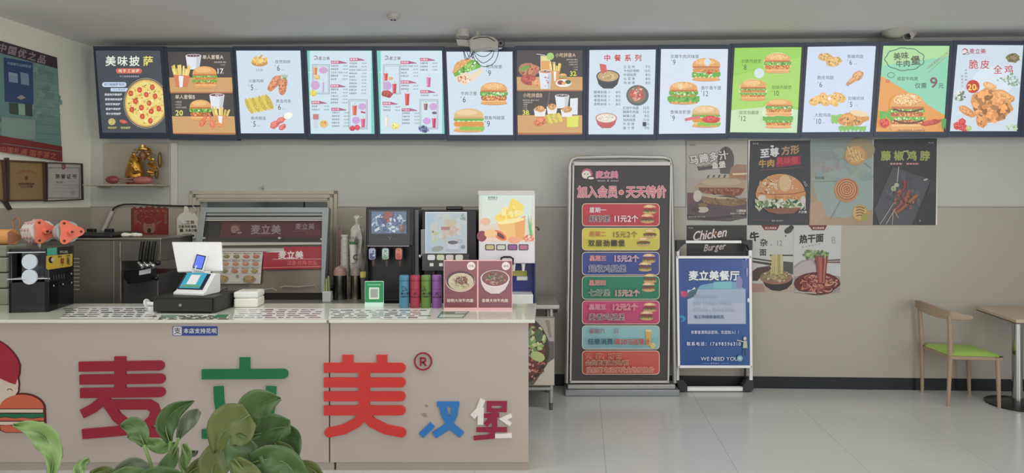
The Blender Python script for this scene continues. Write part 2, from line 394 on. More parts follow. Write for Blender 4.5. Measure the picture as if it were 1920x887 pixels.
def m1(a):
    a.rect(85,65,720,800,(58,62,70)); a.crop(160,80,4.669)
    a.text('美味披', 175,163,96,(235,240,225),.02,sp=8); a.text('萨',505,163,92,(232,222,110),.02)
    a.rrect(270,225,498,270,22,(205,98,76)); a.text('纯手工披萨',384,248,32,(250,225,210),.01,anchor='c',sp=6); a.text('手工现做现烤更美味',387,296,17,(200,205,210),anchor='c',sp=2)
    a.rrect(150,346,362,388,20,(196,214,236)); a.text('多口味披萨系列',256,367,26,(70,90,130),.01,anchor='c'); a.rrect(225,397,375,428,8,(196,214,236)); a.text('芝士烤披萨',300,413,22,(90,110,150),anchor='c')
    for i, t in enumerate(['夏威夷风情披萨','香辣海鲜肉披萨','培根至尊披萨','黑椒牛柳披萨','奥尔良烤披萨']):
        a.text(t, 172+i*4, 455+i*42, 22, (205,208,214), .03)
    a.ell(240,692,32,30,(190,180,110)); a.specks(240,692,24,22,[(225,215,160),(150,140,80)],12,5); crispy(a,342,692,38,16,10,(190,80,60),10)
    a.text('榴莲披萨',205,745,20,(190,180,110),.02); a.text('烤肉披萨',318,745,22,(190,190,110),.02)
    pizza(a,540,530,185,208)
def combo(a, x0, y0, x1, y1, table_y):
    a.rect(x0,y0,x1,y1,(60,55,55)); a.rect(x0,table_y,x1,y1,(206,158,100)); a.rect(x0,y1-(y1-table_y)*.1,x1,y1,(170,105,70))
    for i in range(5): a.line([(x0, table_y+(y1-table_y)*(.12+i*.15)), (x1, table_y+(y1-table_y)*(.12+i*.15))], 2, (190,140,85))
def m2(a):
    a.crop(160,80,4.669); combo(a,715,75,1290,445,305); combo(a,735,450,1325,806,645)
    cup(a,948,175,138,120); burger(a,1050,302,215,190,'chk',False,double=True); fries(a,850,290,170,200)
    a.text('单人套餐A',1032,128,42,(205,190,170),.025,sx=.9); a.text('香辣鸡腿堡+薯条',1135,172,14,(190,180,170),.01); a.text('+可乐',1185,196,18,(190,180,170)); a.text('17',1156,250,56,(240,240,235),.02); a.text('元',1205,268,16,(230,230,220))
    a.text('单人套餐B',795,476,42,(205,190,170),.025,sx=.9); a.text('+辣翅',795,520,22,(190,180,170)); a.text('+可乐',795,545,22,(190,180,170)); a.text('+香辣鸡腿堡',795,568,18,(190,180,170)); a.text('20',797,615,56,(235,230,110),.03); a.text('元',846,632,18,(235,230,110))
    cup(a,1162,520,132,120); fries(a,1195,640,150,170,(214,150,90)); burger(a,1020,590,190,180,'std',False); drum(a,1050,680,75,120,(222,110,80)); drum(a,1120,690,70,75,(228,120,90)); drum(a,1180,710,52,40,(226,140,80))
def m3(a):
    a.crop(430,80,4.668); a.rect(50,60,660,800,WHB)
    a.ell(265,175,72,34,(200,140,80)); a.specks(265,150,62,36,[(235,190,90),(245,215,130),(215,160,70)],34,16); a.text('2人份',265,240,24,INK,anchor='c')
    for t,x,y in (('孜然鸡柳',400,168),('川香鸡柳',168,336),('黄金鸡条',408,512),('骨肉相连',188,662)): a.text(t,x,y,34,INK,0)
    for t,x,y in (('6',416,222),('5',186,392),('6',426,564),('5',208,712)): a.text('¥',x-18,y-18,14,INK); a.text(t,x,y,62,INK,0,sx=.8); a.text('元/份',x+36,y+16,12,(120,125,140))
    for x,y,r in ((395,355,125),(470,385,100)): crispy(a,x,y,82,38,r,(206,130,88),26)
    for r in range(-3,3): a.line([(495,330),(490+r*12,280)],4,(130,150,70))
    strips(a,265,538,210,150,7,-12,(224,200,80))
    for x,y,r in ((400,720,45),(455,680,38),(500,650,34),(470,740,36)): crispy(a,x,y,r,r*.7,-30,(214,110,100),18)
    a.ell(520,640,40,28,(250,250,235),-20)
def drinks(a, v):
    TE = (110,206,190)
    a.crop(430,80,4.668) if v==0 else a.crop(700,80,4.668)
    o = 0 if v==0 else -640
    def X(x): return x+o
    a.rect(X(670),60,X(1290),805,TE); a.rect(X(705),72,X(1242) ,795,(205,226,236)); a.rect(X(690),258,X(1250),262,(225,240,240))
    P = (190,70,110); PD = (90,60,80)
    badge(a,X(755),130,2.0,PD); a.text('麦立美',X(780),138,34,(120,70,100),.01)
    def head(x,y,w,t): a.rect(X(x),y-14,X(x+w*.55),y+14,P); a.poly([(X(x+w*.55),y-14),(X(x+w),y+4),(X(x+w),y+10),(X(x+w*.55),y+12)],(170,90,130)); a.text(t,X(x)+4,y,22,(245,235,240),.01)
    def items(x,y,n,names,w=150,dy=29):
        for i in range(n):
            a.text(names[i%len(names)],X(x),y+i*dy,17,(80,70,90),.012); a.text(str(5+(i*3)%7)+'元/杯',X(x+w),y+i*dy,14,(80,70,90),.01,anchor='r')
    nm = ['珍珠奶茶','原味奶茶','红豆布丁奶茶','椰果奶茶','烧仙草','芒果冰沙','草莓奶昔','蓝莓果茶','柠檬红茶','百香果茶']
    a.frame(X(728),190,X(878),450,3,PD); a.frame(X(737),204,X(868),440,2,PD)
    if v==0:
        head(890,172,140,'奶茶类'); items(890,204,5,nm); head(890,380,130,'果茶类'); items(892,410,5,nm[3:]); head(900,584,130,'冰沙类'); items(905,614,5,nm[5:])
        head(1062,150,130,'鲜果茶'); items(1060,184,10,nm); head(735,525,135,'咖啡类'); items(738,558,2,nm[4:])
        drink(a,770,250,38,70,(200,130,70)); a.ell(840,245,38,28,(205,160,205)); a.ell(770,375,38,40,(200,160,205)); drink(a,838,390,22,90,(180,160,210)); crispy(a,755,445,30,28,0,(220,205,90),14); crispy(a,785,305,28,22,0,(220,190,110),10)
        a.rect(750,625,800,672,(190,120,120)); a.ell(845,710,38,34,(225,190,120)); a.specks(845,700,30,18,[(240,220,90),(200,120,60)],12,8); a.rect(757,675,795,745,(200,210,228))
        a.frame(1060,498,1222,755,3,PD); a.frame(1070,510,1212,745,2,PD); drink(a,1112,590,42,90,(200,80,60)); a.ell(1178,560,34,30,(200,160,210)); a.ell(1125,680,34,32,(195,160,210)); drink(a,1185,700,38,80,(200,70,110)); a.line([(1165,605),(1205,615)],14,(170,60,90)); crispy(a,1092,748,24,24,0,(205,50,70),8); crispy(a,1135,742,26,24,0,(210,60,80),8)
    else:
        head(880,174,140,'现调茶'); items(884,206,4,nm[2:]); head(884,346,135,'奶昔类'); items(886,378,2,nm[6:]); head(892,588,135,'气泡水'); items(895,618,4,nm[7:])
        head(1052,150,130,'水果茶'); items(1054,182,3,nm[8:]); head(1056,430,130,'热饮类'); items(1060,463,1,nm); head(728,532,130,'纯茶类'); items(732,563,2,nm[5:])
        drink(a,118,300,36,70,(205,60,50)); drink(a,192,400,38,90,(190,50,60)); a.ell(130,378,38,38,(200,160,215)); crispy(a,128,450,48,32,10,(170,60,60),18); crispy(a,160,315,18,14,0,(220,160,90),6)
        drink(a,303,495,42,110,(195,50,50)); drink(a,490,345,38,90,(195,90,140)); drink(a,128,695,36,90,(225,215,200)); crispy(a,200,730,36,30,0,(228,222,120),16)
        a.frame(412,498,572,755,3,PD); a.frame(424,510,562,745,2,PD); drink(a,465,560,36,60,(130,90,80)); a.ell(530,560,34,32,(200,160,215)); a.ell(475,685,34,30,(200,160,215)); drink(a,537,700,36,90,(180,40,90)); a.ell(540,615,22,12,(90,80,120)); a.specks(455,755,44,26,[(70,80,140),(110,125,175),(50,60,110)],22,13)
def m4(a): drinks(a,0)
def m5(a): drinks(a,1)
def m6(a):
    a.crop(700,80,4.668); a.rect(640,75,1235,815,WHB)
    a.poly([(690,262),(715,190),(770,150),(850,140),(880,165),(800,240),(720,285)],BUN); a.specks(780,205,70,40,[(250,225,180),(190,110,60)],40,5)
    a.poly([(700,275),(860,150),(915,160),(945,215),(800,270),(715,300)],LET); a.specks(830,225,85,34,[(150,205,90),LETD,(235,240,210)],50,11,-28)
    a.poly([(715,300),(800,262),(870,275),(940,215),(962,255),(900,320),(790,375),(735,340)],(236,214,186)); a.specks(790,320,60,34,[(196,100,60),(225,150,90),(245,235,215)],30,9)
    burger(a,1056,445,240,195,'std'); burger(a,836,678,265,205,'fish',False)
    for t,x,y in (('骨鸡排堡',985,212),('牛肉汉堡',765,446),('鳕鱼鸡腿堡',972,658)): a.text(t,x,y,36,INK)
    for t,x,y in (('9',1002,268),('6',782,498),('9',992,710)): a.text('¥',x-18,y-20,16,INK); a.text(t,x,y,62,INK,0,sx=.85)
def m7(a):
    a.crop(960,80,4.668); combo(a,42,65,617,425,300); combo(a,45,428,615,806,635)
    a.rect(250,115,335,240,(225,215,150)); a.rect(255,160,330,240,(222,160,90)); a.ell(335,120,32,32,(160,205,100)); a.line([(215,100),(290,110)],6,(200,190,200)); crispy(a,150,240,90,65,0,(176,110,80),40); a.ell(110,225,50,20,(110,150,70),-20); crispy(a,150,325,70,45,10,(176,70,60),24); crispy(a,215,350,40,32,0,(215,150,90),14)
    cup(a,293,330,115,150,(220,228,240),(200,140,90)); a.specks(293,335,36,50,[(120,130,190),(200,90,100)],10,8); fries(a,378,250,95,170,(215,150,80)); burger(a,445,300,70,60,'std',False); a.ell(450,355,70,34,(235,235,230)); a.ell(425,350,28,20,(150,60,50)); a.ell(490,345,26,18,(60,80,60)); crispy(a,455,355,20,14,0,(215,160,100),6)
    a.text('小吃拼盘A',378,110,40,(205,180,150),.02,sx=.92)
    for i,t in enumerate(['香辣鸡翅+薯条','+劲爆鸡米花','+烤翅+可乐','+小食','+可乐']): a.text(t,575,150+i*22,15,(190,180,170),.01,anchor='r')
    a.text('32',505,272,50,(225,225,70),.03); a.text('元',553,284,16,(225,225,70))
    a.text('小吃拼盘B',95,462,40,(205,180,150),.02,sx=.92)
    for i,t in enumerate(['香辣鸡翅+薯条+鸡块','+劲爆鸡米花','+烤翅','+可乐','+小食']): a.text(t,95,505+i*19,15,(190,180,170),.01)
    a.text('38',92,612,50,(225,225,70),.03); a.text('元',142,626,16,(225,225,70))
    a.line([(330,430),(310,560)],10,(100,92,92)); cup(a,438,520,125,110,(225,232,240),(80,60,80)); a.poly([(508,490),(575,485),(572,630),(505,630)],(225,230,235)); 
    for x,y,w in ((245,610,110),(350,590,95),(480,615,110)): a.poly([(x-w/2,y-30),(x+w/2,y-30),(x+w*.38,y+35),(x-w*.4,y+35)],(232,232,228)); crispy(a,x,y-30,w*.4,28,0,(206,150,92),26)
    crispy(a,250,690,60,38,-20,(218,120,80),26); strips(a,365,662,130,90,6,-8,(224,206,90)); a.poly([(480,650),(580,640),(575,735),(480,740)],(222,224,90))
def m8(a):
    a.crop(960,80,4.668); a.rect(670,55,1265,806,(208,222,234))
    a.text('中餐系列',803,135,62,RED,.03,sp=28)
    for i,(t,p) in enumerate((('土 豆 粉','7元'),('牛肉砂锅粉','15元'),('砂锅饭煲','8元'),('云 耳 煲','8元'),('鸡 丝 煲','8元'))): a.text(t,975,212+i*35,28,INK,.005); a.text(p,1212,212+i*35,28,INK,.005,anchor='r')
    for i in range(4): a.text(('酸辣米线','麻辣米线','香菇米线','老鸭米线')[i],715,434+i*35,28,INK,.005); a.text('小',840,434+i*35,20,INK); a.text('8元',950,434+i*35,26,INK,.005,anchor='r')
    for i,(t,p) in enumerate((('红烧牛肉面','15元'),('麻辣牛肉面','15元'),('麻辣小面','9元'),('鸡肉炖煲','11元'),('牛 杂 煲','元'),('猪 汁 煲','9元'))): a.text(t,968,572+i*35,28,INK,.005); a.text(p,1200,572+i*35,28,INK,.005,anchor='r')
    a.rect(1140,695,1172,732,(50,52,60))
    bowl(a,838,320,205,165,(58,62,66),(190,160,110),(50,55,60),((206,90,70),(225,195,150),(150,170,90),(230,215,180)),30); a.poly([(765,185),(820,195),(830,255),(790,275),(770,235)],(205,90,80))
    a.ell(1095,462,98,90,(84,90,92),n=24); a.ell(1090,458,80,72,(120,110,90)); a.specks(1090,450,60,55,[(206,90,80),(225,140,120),(240,190,170),(180,70,60)],50,14)
    bowl(a,822,680,188,135,(196,110,100),(232,228,214),(186,86,84),((240,236,225),(215,205,185),(190,150,120)),26)
def m9(a):
    a.crop(1225,80,4.667); a.rect(45,55,658,800,(212,224,238))
    for t,x,y in (('至尊牛肉风味堡',148,122),('墨尔香牛堡',415,396),('香辣龙虾堡',146,608)): a.text(t,x,y,36,INK)
    for t,x,y in (('9',168,172),('12',430,446),('9',162,660)): a.text('¥',x-16,y-18,16,INK); a.text(t,x,y,58,INK,0,sx=.8)
    burger(a,462,235,250,200,'beef'); a.ell(470,170,26,36,WHB)
    burger(a,262,440,250,195,'chk'); a.ell(235,385,20,26,(232,214,170)); wavy(a,120,400,490,38,LET,14); a.specks(262,490,130,18,[(60,130,70),(120,190,90)],22,9)
    burger(a,455,645,245,190,'fish'); a.line([(270,675),(400,650)],26,(214,110,120)); crispy(a,500,672,75,32,0,(206,64,60),22)
def m10(a):
    a.crop(1225,80,4.667); a.rect(665,40,1300,600,(146,206,78)); a.poly([(665,590),(690,590),(800,565),(1000,555),(1290,590),(1300,800),(660,800)],(196,226,180)); a.poly([(690,300),(1300,120),(1300,560),(1000,560),(690,590)],(162,212,92))
    a.ell(1085,180,125,96,(196,220,150),n=24); a.ell(870,415,125,100,(196,220,150),n=24); a.ell(1090,620,140,120,(215,232,190),n=24)
    burger(a,1085,180,235,170,'chk'); burger(a,868,415,230,185,'chk',double=True); burger(a,1090,565,235,140,'chk',False); burger(a,1085,685,235,125,'chk',False); wavy(a,945,1210,660,30,LET,12)
    a.ell(913,270,44,44,(206,226,225))
    for t,x,y in (('劲脆鸡腿堡',758,165),('超级鸡腿堡',1022,392),('双层劲霸堡',738,612)): a.text(t,x,y,35,(60,90,50))
    for t,x,y in (('8',778,218),('10',1036,444),('12',750,664)): a.text('¥',x-16,y-18,15,(50,70,50)); a.text(t,x,y,56,(50,70,50),0,sx=.8)
def m11(a):
    a.crop(1500,80,4.668); a.rect(10,30,680,785,(204,216,240))
    for t,x,y in (('香辣鸡翅',410,122),('脆皮鸡腿',150,306),('劲辣鸡块',418,488),('大脸鸡排',125,634)): a.text(t,x,y,36,INK)
    for t,x,y in (('6',428,172),('6',166,368),('5',432,540),('10',134,688)): a.text('¥',x-16,y-18,15,INK); a.text(t,x,y,58,INK,0,sx=.8)
    for x,y in ((470,186),(476,552),(190,702)): a.text('元/份',x,y,12,(130,135,150))
    crispy(a,225,130,70,36,10,(206,164,92),34); crispy(a,295,168,70,44,-10,(214,170,98),36); drum(a,475,315,110,-38,(206,150,92))
    for x,y,r in ((140,505,-20),(210,500,70),(280,505,50),(335,480,30)): crispy(a,x,y,72 if r<0 else 62,40,r,(226,176,96),26)
    a.ell(250,490,14,18,(245,235,225)); wavy(a,265,420,660,60,(130,190,90),10); crispy(a,460,670,135,62,-8,(206,140,70),50); a.ell(510,620,80,26,(236,206,160),10); wavy(a,330,570,745,34,(120,185,80),14)
def m12(a):
    a.crop(1500,80,4.668); a.rect(655,28,1310,785,(134,206,172)); a.poly([(725,28),(1310,28),(1300,120),(722,200)],(168,216,150))
    a.poly([(700,290),(730,300),(1270,640),(1260,785),(660,785)],(224,150,72))
    C=(70,120,100); pts=[]
    for i in range(41):
        t=2*math.pi*i/40; q=1+.1*abs(math.sin(t*4.5)); pts.append((915+math.cos(t)*160*q,145+math.sin(t)*92*q))
    a.line(pts,9,C); a.text('美味',815,125,68,(72,82,60),.03,rot=-6); a.text('牛肉',836,190,64,(72,82,60),.03,rot=-4); a.text('堡',968,160,84,(72,82,60),.04,rot=-4)
    for x,y,r in ((795,285,34),(768,338,18)): a.ring(x,y,r,r*.75,6,C if r>20 else (170,90,50),16)
    a.text('一份给满意的小心味',1100,235,26,(150,90,70),rot=-38,sp=1); a.line([(1120,262),(1290,112)],3,(150,90,70))
    a.text('双层牛肉煲',846,316,37,(60,95,85),.01); a.text('仅需',1002,378,52,(60,95,85),.02); a.text('9',1130,350,112,(120,72,72),.03,sx=1.1); a.text('元',1206,378,50,(60,95,85),.02)
    burger(a,930,605,310,330,'std',True,double=True); a.specks(930,500,120,50,[(252,240,215),(160,95,50)],60,6)
    for y in (590,690): a.line([(805,y-10),(860,y+8),(930,y+16),(1000,y+8),(1060,y-10)],14,(90,50,40))
    crispy(a,725,705,45,45,0,(206,60,44),12); wavy(a,680,780,625,50,(90,170,70),7); wavy(a,1220,1275,700,70,(70,150,70),5); crispy(a,1130,700,90,24,-12,(176,60,44),26); a.text('图片仅供参考 以实物为准',960,768,20,(110,70,50),.01,anchor='c',sp=1)
def m13(a):
    a.crop(1640,0,3.286); a.rect(455,272,920,812,(204,218,230)); a.ell(730,500,130,90,(216,228,238),n=20)
    badge(a,556,316,2.2,(150,50,60)); a.text('麦立美',582,316,34,(165,60,80),.02); a.text('脆皮',578,398,60,RED,.01,sp=10); a.text('全鸡',728,430,58,RED,.01,sp=10)
    crispy(a,850,358,42,30,0,(120,110,70),22); a.text('皮酥肉嫩',553,432,14,INK,vert=True,sp=6); a.text('鲜香可口',530,470,14,INK,vert=True,sp=6)
    for x,y in ((790,490),(860,510),(830,480)): a.specks(x,y,40,24,[(150,180,160),(215,225,225),(110,150,120)],18,10)
    a.specks(520,590,34,26,[(200,205,200),(90,120,90),(230,230,225)],20,12)
    crispy(a,715,650,125,108,10,(216,146,84),80); crispy(a,560,685,58,26,30,(214,140,80),20); crispy(a,790,595,70,34,25,(222,156,92),24); crispy(a,650,740,34,50,-15,(214,140,78),18); crispy(a,700,530,45,20,20,(226,170,110),12)
    for i in range(12): a.ring(650+random.uniform(-30,150),650+random.uniform(-70,70),9,7,2,(190,110,55),8)
    a.ell(597,534,41,41,(190,48,44)); a.text('20',562,538,46,(240,222,90),.03); a.text('元',612,546,16,(240,222,90))
    for x,y,r in ((500,775,24),(530,750,22),(545,790,24),(525,785,20)): crispy(a,x,y,r,r,0,(206,60,60),8)
    crispy(a,570,790,18,16,0,(170,190,110),6); a.specks(835,785,36,18,[(130,180,110),(190,210,170)],16,10)
def m14(a): a.rect(1900,70,2070,260,(150,190,225))
ART = [m1,m2,m3,m4,m5,m6,m7,m8,m9,m10,m11,m12,m13,m14]
LAB = ['black backlit menu board with a round pizza, leftmost above the counter','dark backlit board of two burger combo meals on wooden tables with prices 17 and 20',
 'pale blue backlit menu board of fried chicken strips and skewers priced 5 and 6','teal edged drinks menu board, left of the pair, two strawberries at its lower right',
 'teal edged drinks menu board, right one of the pair, with blueberries at its bottom','white backlit board with three burgers, hung under the loops of camera cable',
 'dark backlit board of two snack platters with prices 32 and 38','white backlit board of Chinese dishes with red heading and three bowls',
 'pale backlit board with three burgers priced 9, 12 and 9','bright green backlit board with burgers priced 8, 10 and 12','pale lilac backlit board of fried chicken wings, drumstick and cutlet priced 6 to 10',
 'green and orange backlit board with one huge double beef burger for 9','pale backlit board with a whole fried chicken and round red 20 sticker','last backlit board at the right picture edge, only its blue edge showing']
frame_m = M('menu_frame', (42,50,66), .4)
for i, q in enumerate(LP):
    L = LP[i-1] if i else None; R = LP[i+1] if i+1 < len(LP) else None
    lt = (L[1][0]+q[0][0])/2 if L else q[0][0]-3; lb = (L[2][0]+q[3][0])/2 if L else q[3][0]-4
    rt = (R[0][0]+q[1][0])/2 if R else q[1][0]+6; rb = (R[3][0]+q[2][0])/2 if R else q[2][0]+6
    tl = (lt+.25, q[0][1]-8); tr = (rt-.25, q[1][1]-8); br = (rb-.25, q[2][1]+11); bl = (lb+.25, q[3][1]+11)
    base = BP.hit((q[2][0]+q[3][0])/2, q[2][1])
    t = thing('menu_board', LAB[i], 'menu board', base, 0, 'backlit menu boards above the counter')
    mb = MB(); fr = [BP.hit(*p) for p in (bl, br, tr, tl)]; bk = [p-BP.n*.05 for p in fr]; mb.hexa(bk, fr)
    pn = [BP.hit(*p) for p in (q[3], q[2], q[1], q[0])]
    mb.build('housing', frame_m, t, world=True, smooth=0)
    lip = MB(); up = BP.n*.012
    for j in range(4):
        a0, a1, b0, b1 = fr[j], fr[(j+1) % 4], pn[j], pn[(j+1) % 4]
        lip.hexa([a0, a1, b1, b0], [a0+up, a1+up, b1+up, b0+up])
    lip.build('frame', frame_m, t, world=True, smooth=0)
    # printed face clipped to the panel: draw, then clip
    a = Art(BP, 'e', .002); a.crop(160,80,4.669)
    ART[i](a)
    # clip polygon set to panel quad in pixel space is done geometrically below
    keep_v, keep_f, keep_c = [], [], []
    pl = []
    for j in range(4):
        p0, p1 = pn[j], pn[(j+1) % 4]; e = (p1-p0); nn = BP.n.cross(e).normalized(); pl.append((p0, nn))
    cen = sum(pn, Vector())/4
    pl = [(p, n if (cen-p).dot(n) > 0 else -n) for p, n in pl]
    D = [[(v-p).dot(n) for (p, n) in pl] for v in a.v]
    for f in a.f:
        if all(min(D[k]) >= 0 for k in f):
            m = len(keep_v); keep_v += [a.v[k] for k in f]; keep_c += [a.c[k] for k in f]; keep_f.append(tuple(range(m, m+len(f)))); continue
        vs = [(a.v[k], a.c[k]) for k in f]
        for p, n in pl:
            out = []
            for k in range(len(vs)):
                A_, B_ = vs[k], vs[(k+1) % len(vs)]; da, db = (A_[0]-p).dot(n), (B_[0]-p).dot(n)
                if da >= 0: out.append(A_)
                if (da >= 0) != (db >= 0):
                    u = da/(da-db); out.append((A_[0].lerp(B_[0], u), tuple(x+(y-x)*u for x, y in zip(A_[1], B_[1]))))
            vs = out
            if len(vs) < 3: break
        if len(vs) >= 3:
            m = len(keep_v); keep_v += [x[0] for x in vs]; keep_c += [x[1] for x in vs]; keep_f.append(tuple(range(m, m+len(vs))))
    a.v, a.f, a.c = keep_v, keep_f, keep_c
    a.build('printed_panel', t, LITE())
# ---------------- room
def WB(x, y, z): return WA+WU*x-WN*y+Vector((0, 0, z))     # along the back wall, into it, up
WBM = Matrix(((WU.x, -WN.x, 0, WA.x), (WU.y, -WN.y, 0, WA.y), (0, 0, 1, 0), (0, 0, 0, 1)))
CE = 3.10
wall_m = M('wall_paint', (159,159,154), .75, noise=.03, nscale=3)
wall_l = M('wall_paint_left', (202,197,184), .75, noise=.03, nscale=3)
dado_m = M('dado_tile', (142,136,126), .4, noise=.04, nscale=2)
ceil_m = M('ceiling_paint', (184,184,185), .8, noise=.03, nscale=2)
def wx(px, py=380): return (BACK.hit(px, py)-WA).dot(WU)
def wz(py, px=960): return BACK.hit(px, py).z
ox0, ox1, oz0, oz1 = wx(376), wx(617), .95, wz(370, 500)
b = MB(WBM)
b.box(-.15, ox0, 0, .12, 0, CE+.1); b.box(ox1, 10.2, 0, .12, 0, CE+.1); b.box(ox0, ox1, 0, .12, 0, oz0); b.box(ox0, ox1, 0, .12, oz1, CE+.1)
tag(b.build('wall_back', wall_m, smooth=0), kind='structure')
LM = Matrix(((0.0, 0, 0, 0),)*4)
b = MB(); p0 = WA+LD*-.1; p1 = WA+LD*9.6; off = Vector((-.15, 0, 0))
b.hexa([p0, p1, p1+off, p0+off], [p+Vector((0, 0, CE+.1)) for p in (p0, p1, p1+off, p0+off)])
tag(b.build('wall_left', wall_l, smooth=0), kind='structure')
rp0 = WB(10.0, 0, 0); rp1 = Vector((rp0.x+.3, -3.6, 0)); off = Vector((.15, 0, 0))
b = MB(); b.hexa([rp0, rp1, rp1+off, rp0+off], [p+Vector((0, 0, CE+.1)) for p in (rp0, rp1, rp1+off, rp0+off)])
tag(b.build('wall_right', wall_m, smooth=0), kind='structure')
b = MB(); b.box(-5.2, 6.8, -3.7, 6.6, CE, CE+.1); tag(b.build('ceiling', ceil_m, smooth=0), kind='structure')
# floor slab and its large polished tiles
grout_m = M('floor_grout', (146,145,140), .6); tile_m = M('polished_floor_tile', (160,161,158), .2, noise=.05, nscale=1.2, spec=.45)
b = MB(); b.box(-5.2, 6.8, -3.7, 6.6, -.06, -.004); fl = tag(b.build('floor', grout_m, smooth=0), kind='structure')
b = MB(); b.box(-.3991, .3991, -.3991, .3991, -.0045, 0)
an = math.radians(6.2); dq = Vector((math.sin(an), math.cos(an), 0)); dp = Vector((math.cos(an), -math.sin(an), 0))
t0 = None
for i in range(-8, 9):
    for j in range(-9, 4):
        c = dp*(.55+i*.8)+dq*(4.74+j*.8)
        if (c-WA).dot(WN) < -.35 or c.x < -4.9 or c.x > 6.5 or c.y < -3.3: continue
        if (c-(WA+LD*2)).dot(Vector((1, -.0874, 0))) < -.35: continue
        if t0 is None: t0 = b.build('floor_tile', tile_m, fl, smooth=0); o = t0
        else: o = t0.copy(); COL.objects.link(o)
        o.location = c; o.rotation_euler = (0, 0, -an); o.parent = fl
# dado (lower wall lining), ledge and baseboard
dz = wz(389, 1000)
b = MB(WBM); b.box(0, ox0-.05, -.012, 0, .1, dz); b.box(ox1+.05, 10.0, -.012, 0, .1, dz); b.box(ox0-.05, ox1+.05, -.012, 0, .1, oz0)
b.box(0, ox0-.05, -.0122, 0, dz+.004, dz+.01); b.box(ox1+.05, 10.0, -.0122, 0, dz+.004, dz+.01)
tag(b.build('trim_1', dado_m, smooth=0), kind='structure')
base_m = M('baseboard_black', (8,14,20), .5)
b = MB(WBM); b.box(0, 10.0, -.016, 0, 0, .105); tag(b.build('baseboard_back', base_m, smooth=0), kind='structure')
b = MB(); q0 = WA+Vector((.012, 0, 0)); q1 = WA+LD*9.4+Vector((.012, 0, 0)); o_ = Vector((-.02, 0, 0)); up = Vector((0, 0, dz))
b.hexa([q0, q1, q1+o_, q0+o_], [p+up for p in (q0, q1, q1+o_, q0+o_)])
tag(b.build('trim_2', dado_m, smooth=0), kind='structure')
# pass-through window: trim rings and a shallow kitchen recess behind
win_m = M('window_trim', (158,152,138), .5)
tx0, tx1, tz1 = wx(358), wx(633), wz(358, 500)
win = tag(thing('window_1', None, None), kind='structure')
b = MB(WBM)
for k, d in ((0, .02), (.035, .032), (.06, .02)):
    a0, a1, a2 = tx0+k, tx1-k, tz1-k
    b.box(a0, a0+.028, -d, 0, oz0, a2); b.box(a1-.028, a1, -d, 0, oz0, a2); b.box(a0, a1, -d, 0, a2-.028, a2)
b.box(tx0, tx1, -.012, 0, tz1-.1, tz1-.03); b.box(tx0, ox0, -.012, 0, oz0, tz1); b.box(ox1, tx1, -.012, 0, oz0, tz1)
b.build('window_frame', win_m, win, world=True, smooth=0)
b = MB(WBM); k_ = 1.5
b.box(ox0-.02, ox1+.02, k_, k_+.05, oz0-.3, oz1+.5); b.box(ox0-.06, ox0-.01, .12, k_, oz0-.3, oz1+.5); b.box(ox1+.01, ox1+.06, .12, k_, oz0-.3, oz1+.5)
b.box(ox0-.06, ox1+.06, .12, k_, oz1+.5, oz1+.55); b.box(ox0-.06, ox1+.06, .12, k_, oz0-.35, oz0-.3)
b.build('kitchen_recess', M('kitchen_grey', (96,100,98), .6), win, world=True, smooth=0)
b = MB(WBM); b.box(wx(531), wx(533), .5, .53, oz0, oz1+.4); b.build('recess_post', M('dark_metal', (48,48,50), .4), win, world=True, smooth=0)
# white trunking down the wall beside the shelf, and nail above the window
tr_m = M('white_plastic', (176,172,166), .4)
b = MB(WBM); b.box(wx(322), wx(334), -.02, 0, dz+.012, wz(268, 330)); o = b.build('wall_trunking', tr_m, bevel=.003)
tag(o, 'white vertical cable trunking on back wall right of the gold statue shelf', 'trunking')
b = MB(); p = BACK.hit(494, 354); b.cyl(p, p+WN*.03, .005, seg=8); b.cyl(p+WN*.03, p+WN*.035, .009, seg=8); b.cyl(p+WN*.02, p+WN*.02+Vector((0,0,.03)), .003, seg=6)
tag(b.build('wall_hook', M('dull_steel', (150,150,150), .4, 1)), 'small metal hook in wall above the serving window', 'hook')
# ---------------- service counter
cab_m = M('counter_laminate', (153,143,135), .45, noise=.02, nscale=4); top_m = M('worktop_stone', (184,186,172), .15, noise=.04, nscale=6, coat=.3)
plinth_m = M('plinth_laminate', (138,130,122), .4)
CY = 3.935; CPL = PY(CY)
ctr = thing('service_counter', 'long cream service counter with big red and green raised letters on its front', 'counter', (-2.0, 4.25, 0))
def cw(px): return XX(px, CY)
zk = ZZ(867, CY)
for x0, x1, k0, k1 in ((-4.06, cw(616.5), -4.06, cw(626)), (cw(619), cw(991), cw(630), cw(991))):
    b = MB(); b.box(x0, x1, CY, CY+.02, zk, CT-.02); b.box(x0, x0+.018, CY+.02, 4.5, zk, CT-.02); b.box(x1-.018, x1, CY+.02, 4.5, zk, CT-.02)
    b.build('front_panel', cab_m, ctr, world=True, smooth=0)
    b = MB(); b.box(k0, k1, CY+.004, CY+.022, 0, zk-.002); b.box(k1-.018, k1, CY+.02, 4.5, 0, zk); b.build('plinth', plinth_m, ctr, world=True, smooth=0)
b = MB(); b.prism([(-4.07, 3.915, CT-.02), (.14, 3.915, CT-.02), (.175, 4.556, CT-.02), (-4.02, 4.556, CT-.02)], (0, 0, .02))
b.build('worktop', top_m, ctr, world=True, bevel=.003, smooth=0)
b = MB(); b.box(cw(614.5), cw(618.5), 3.912, 3.9155, CT-.021, CT-.001); b.build('worktop_joint', M('joint_grey', (110,105,95), .6), ctr, world=True, smooth=0)
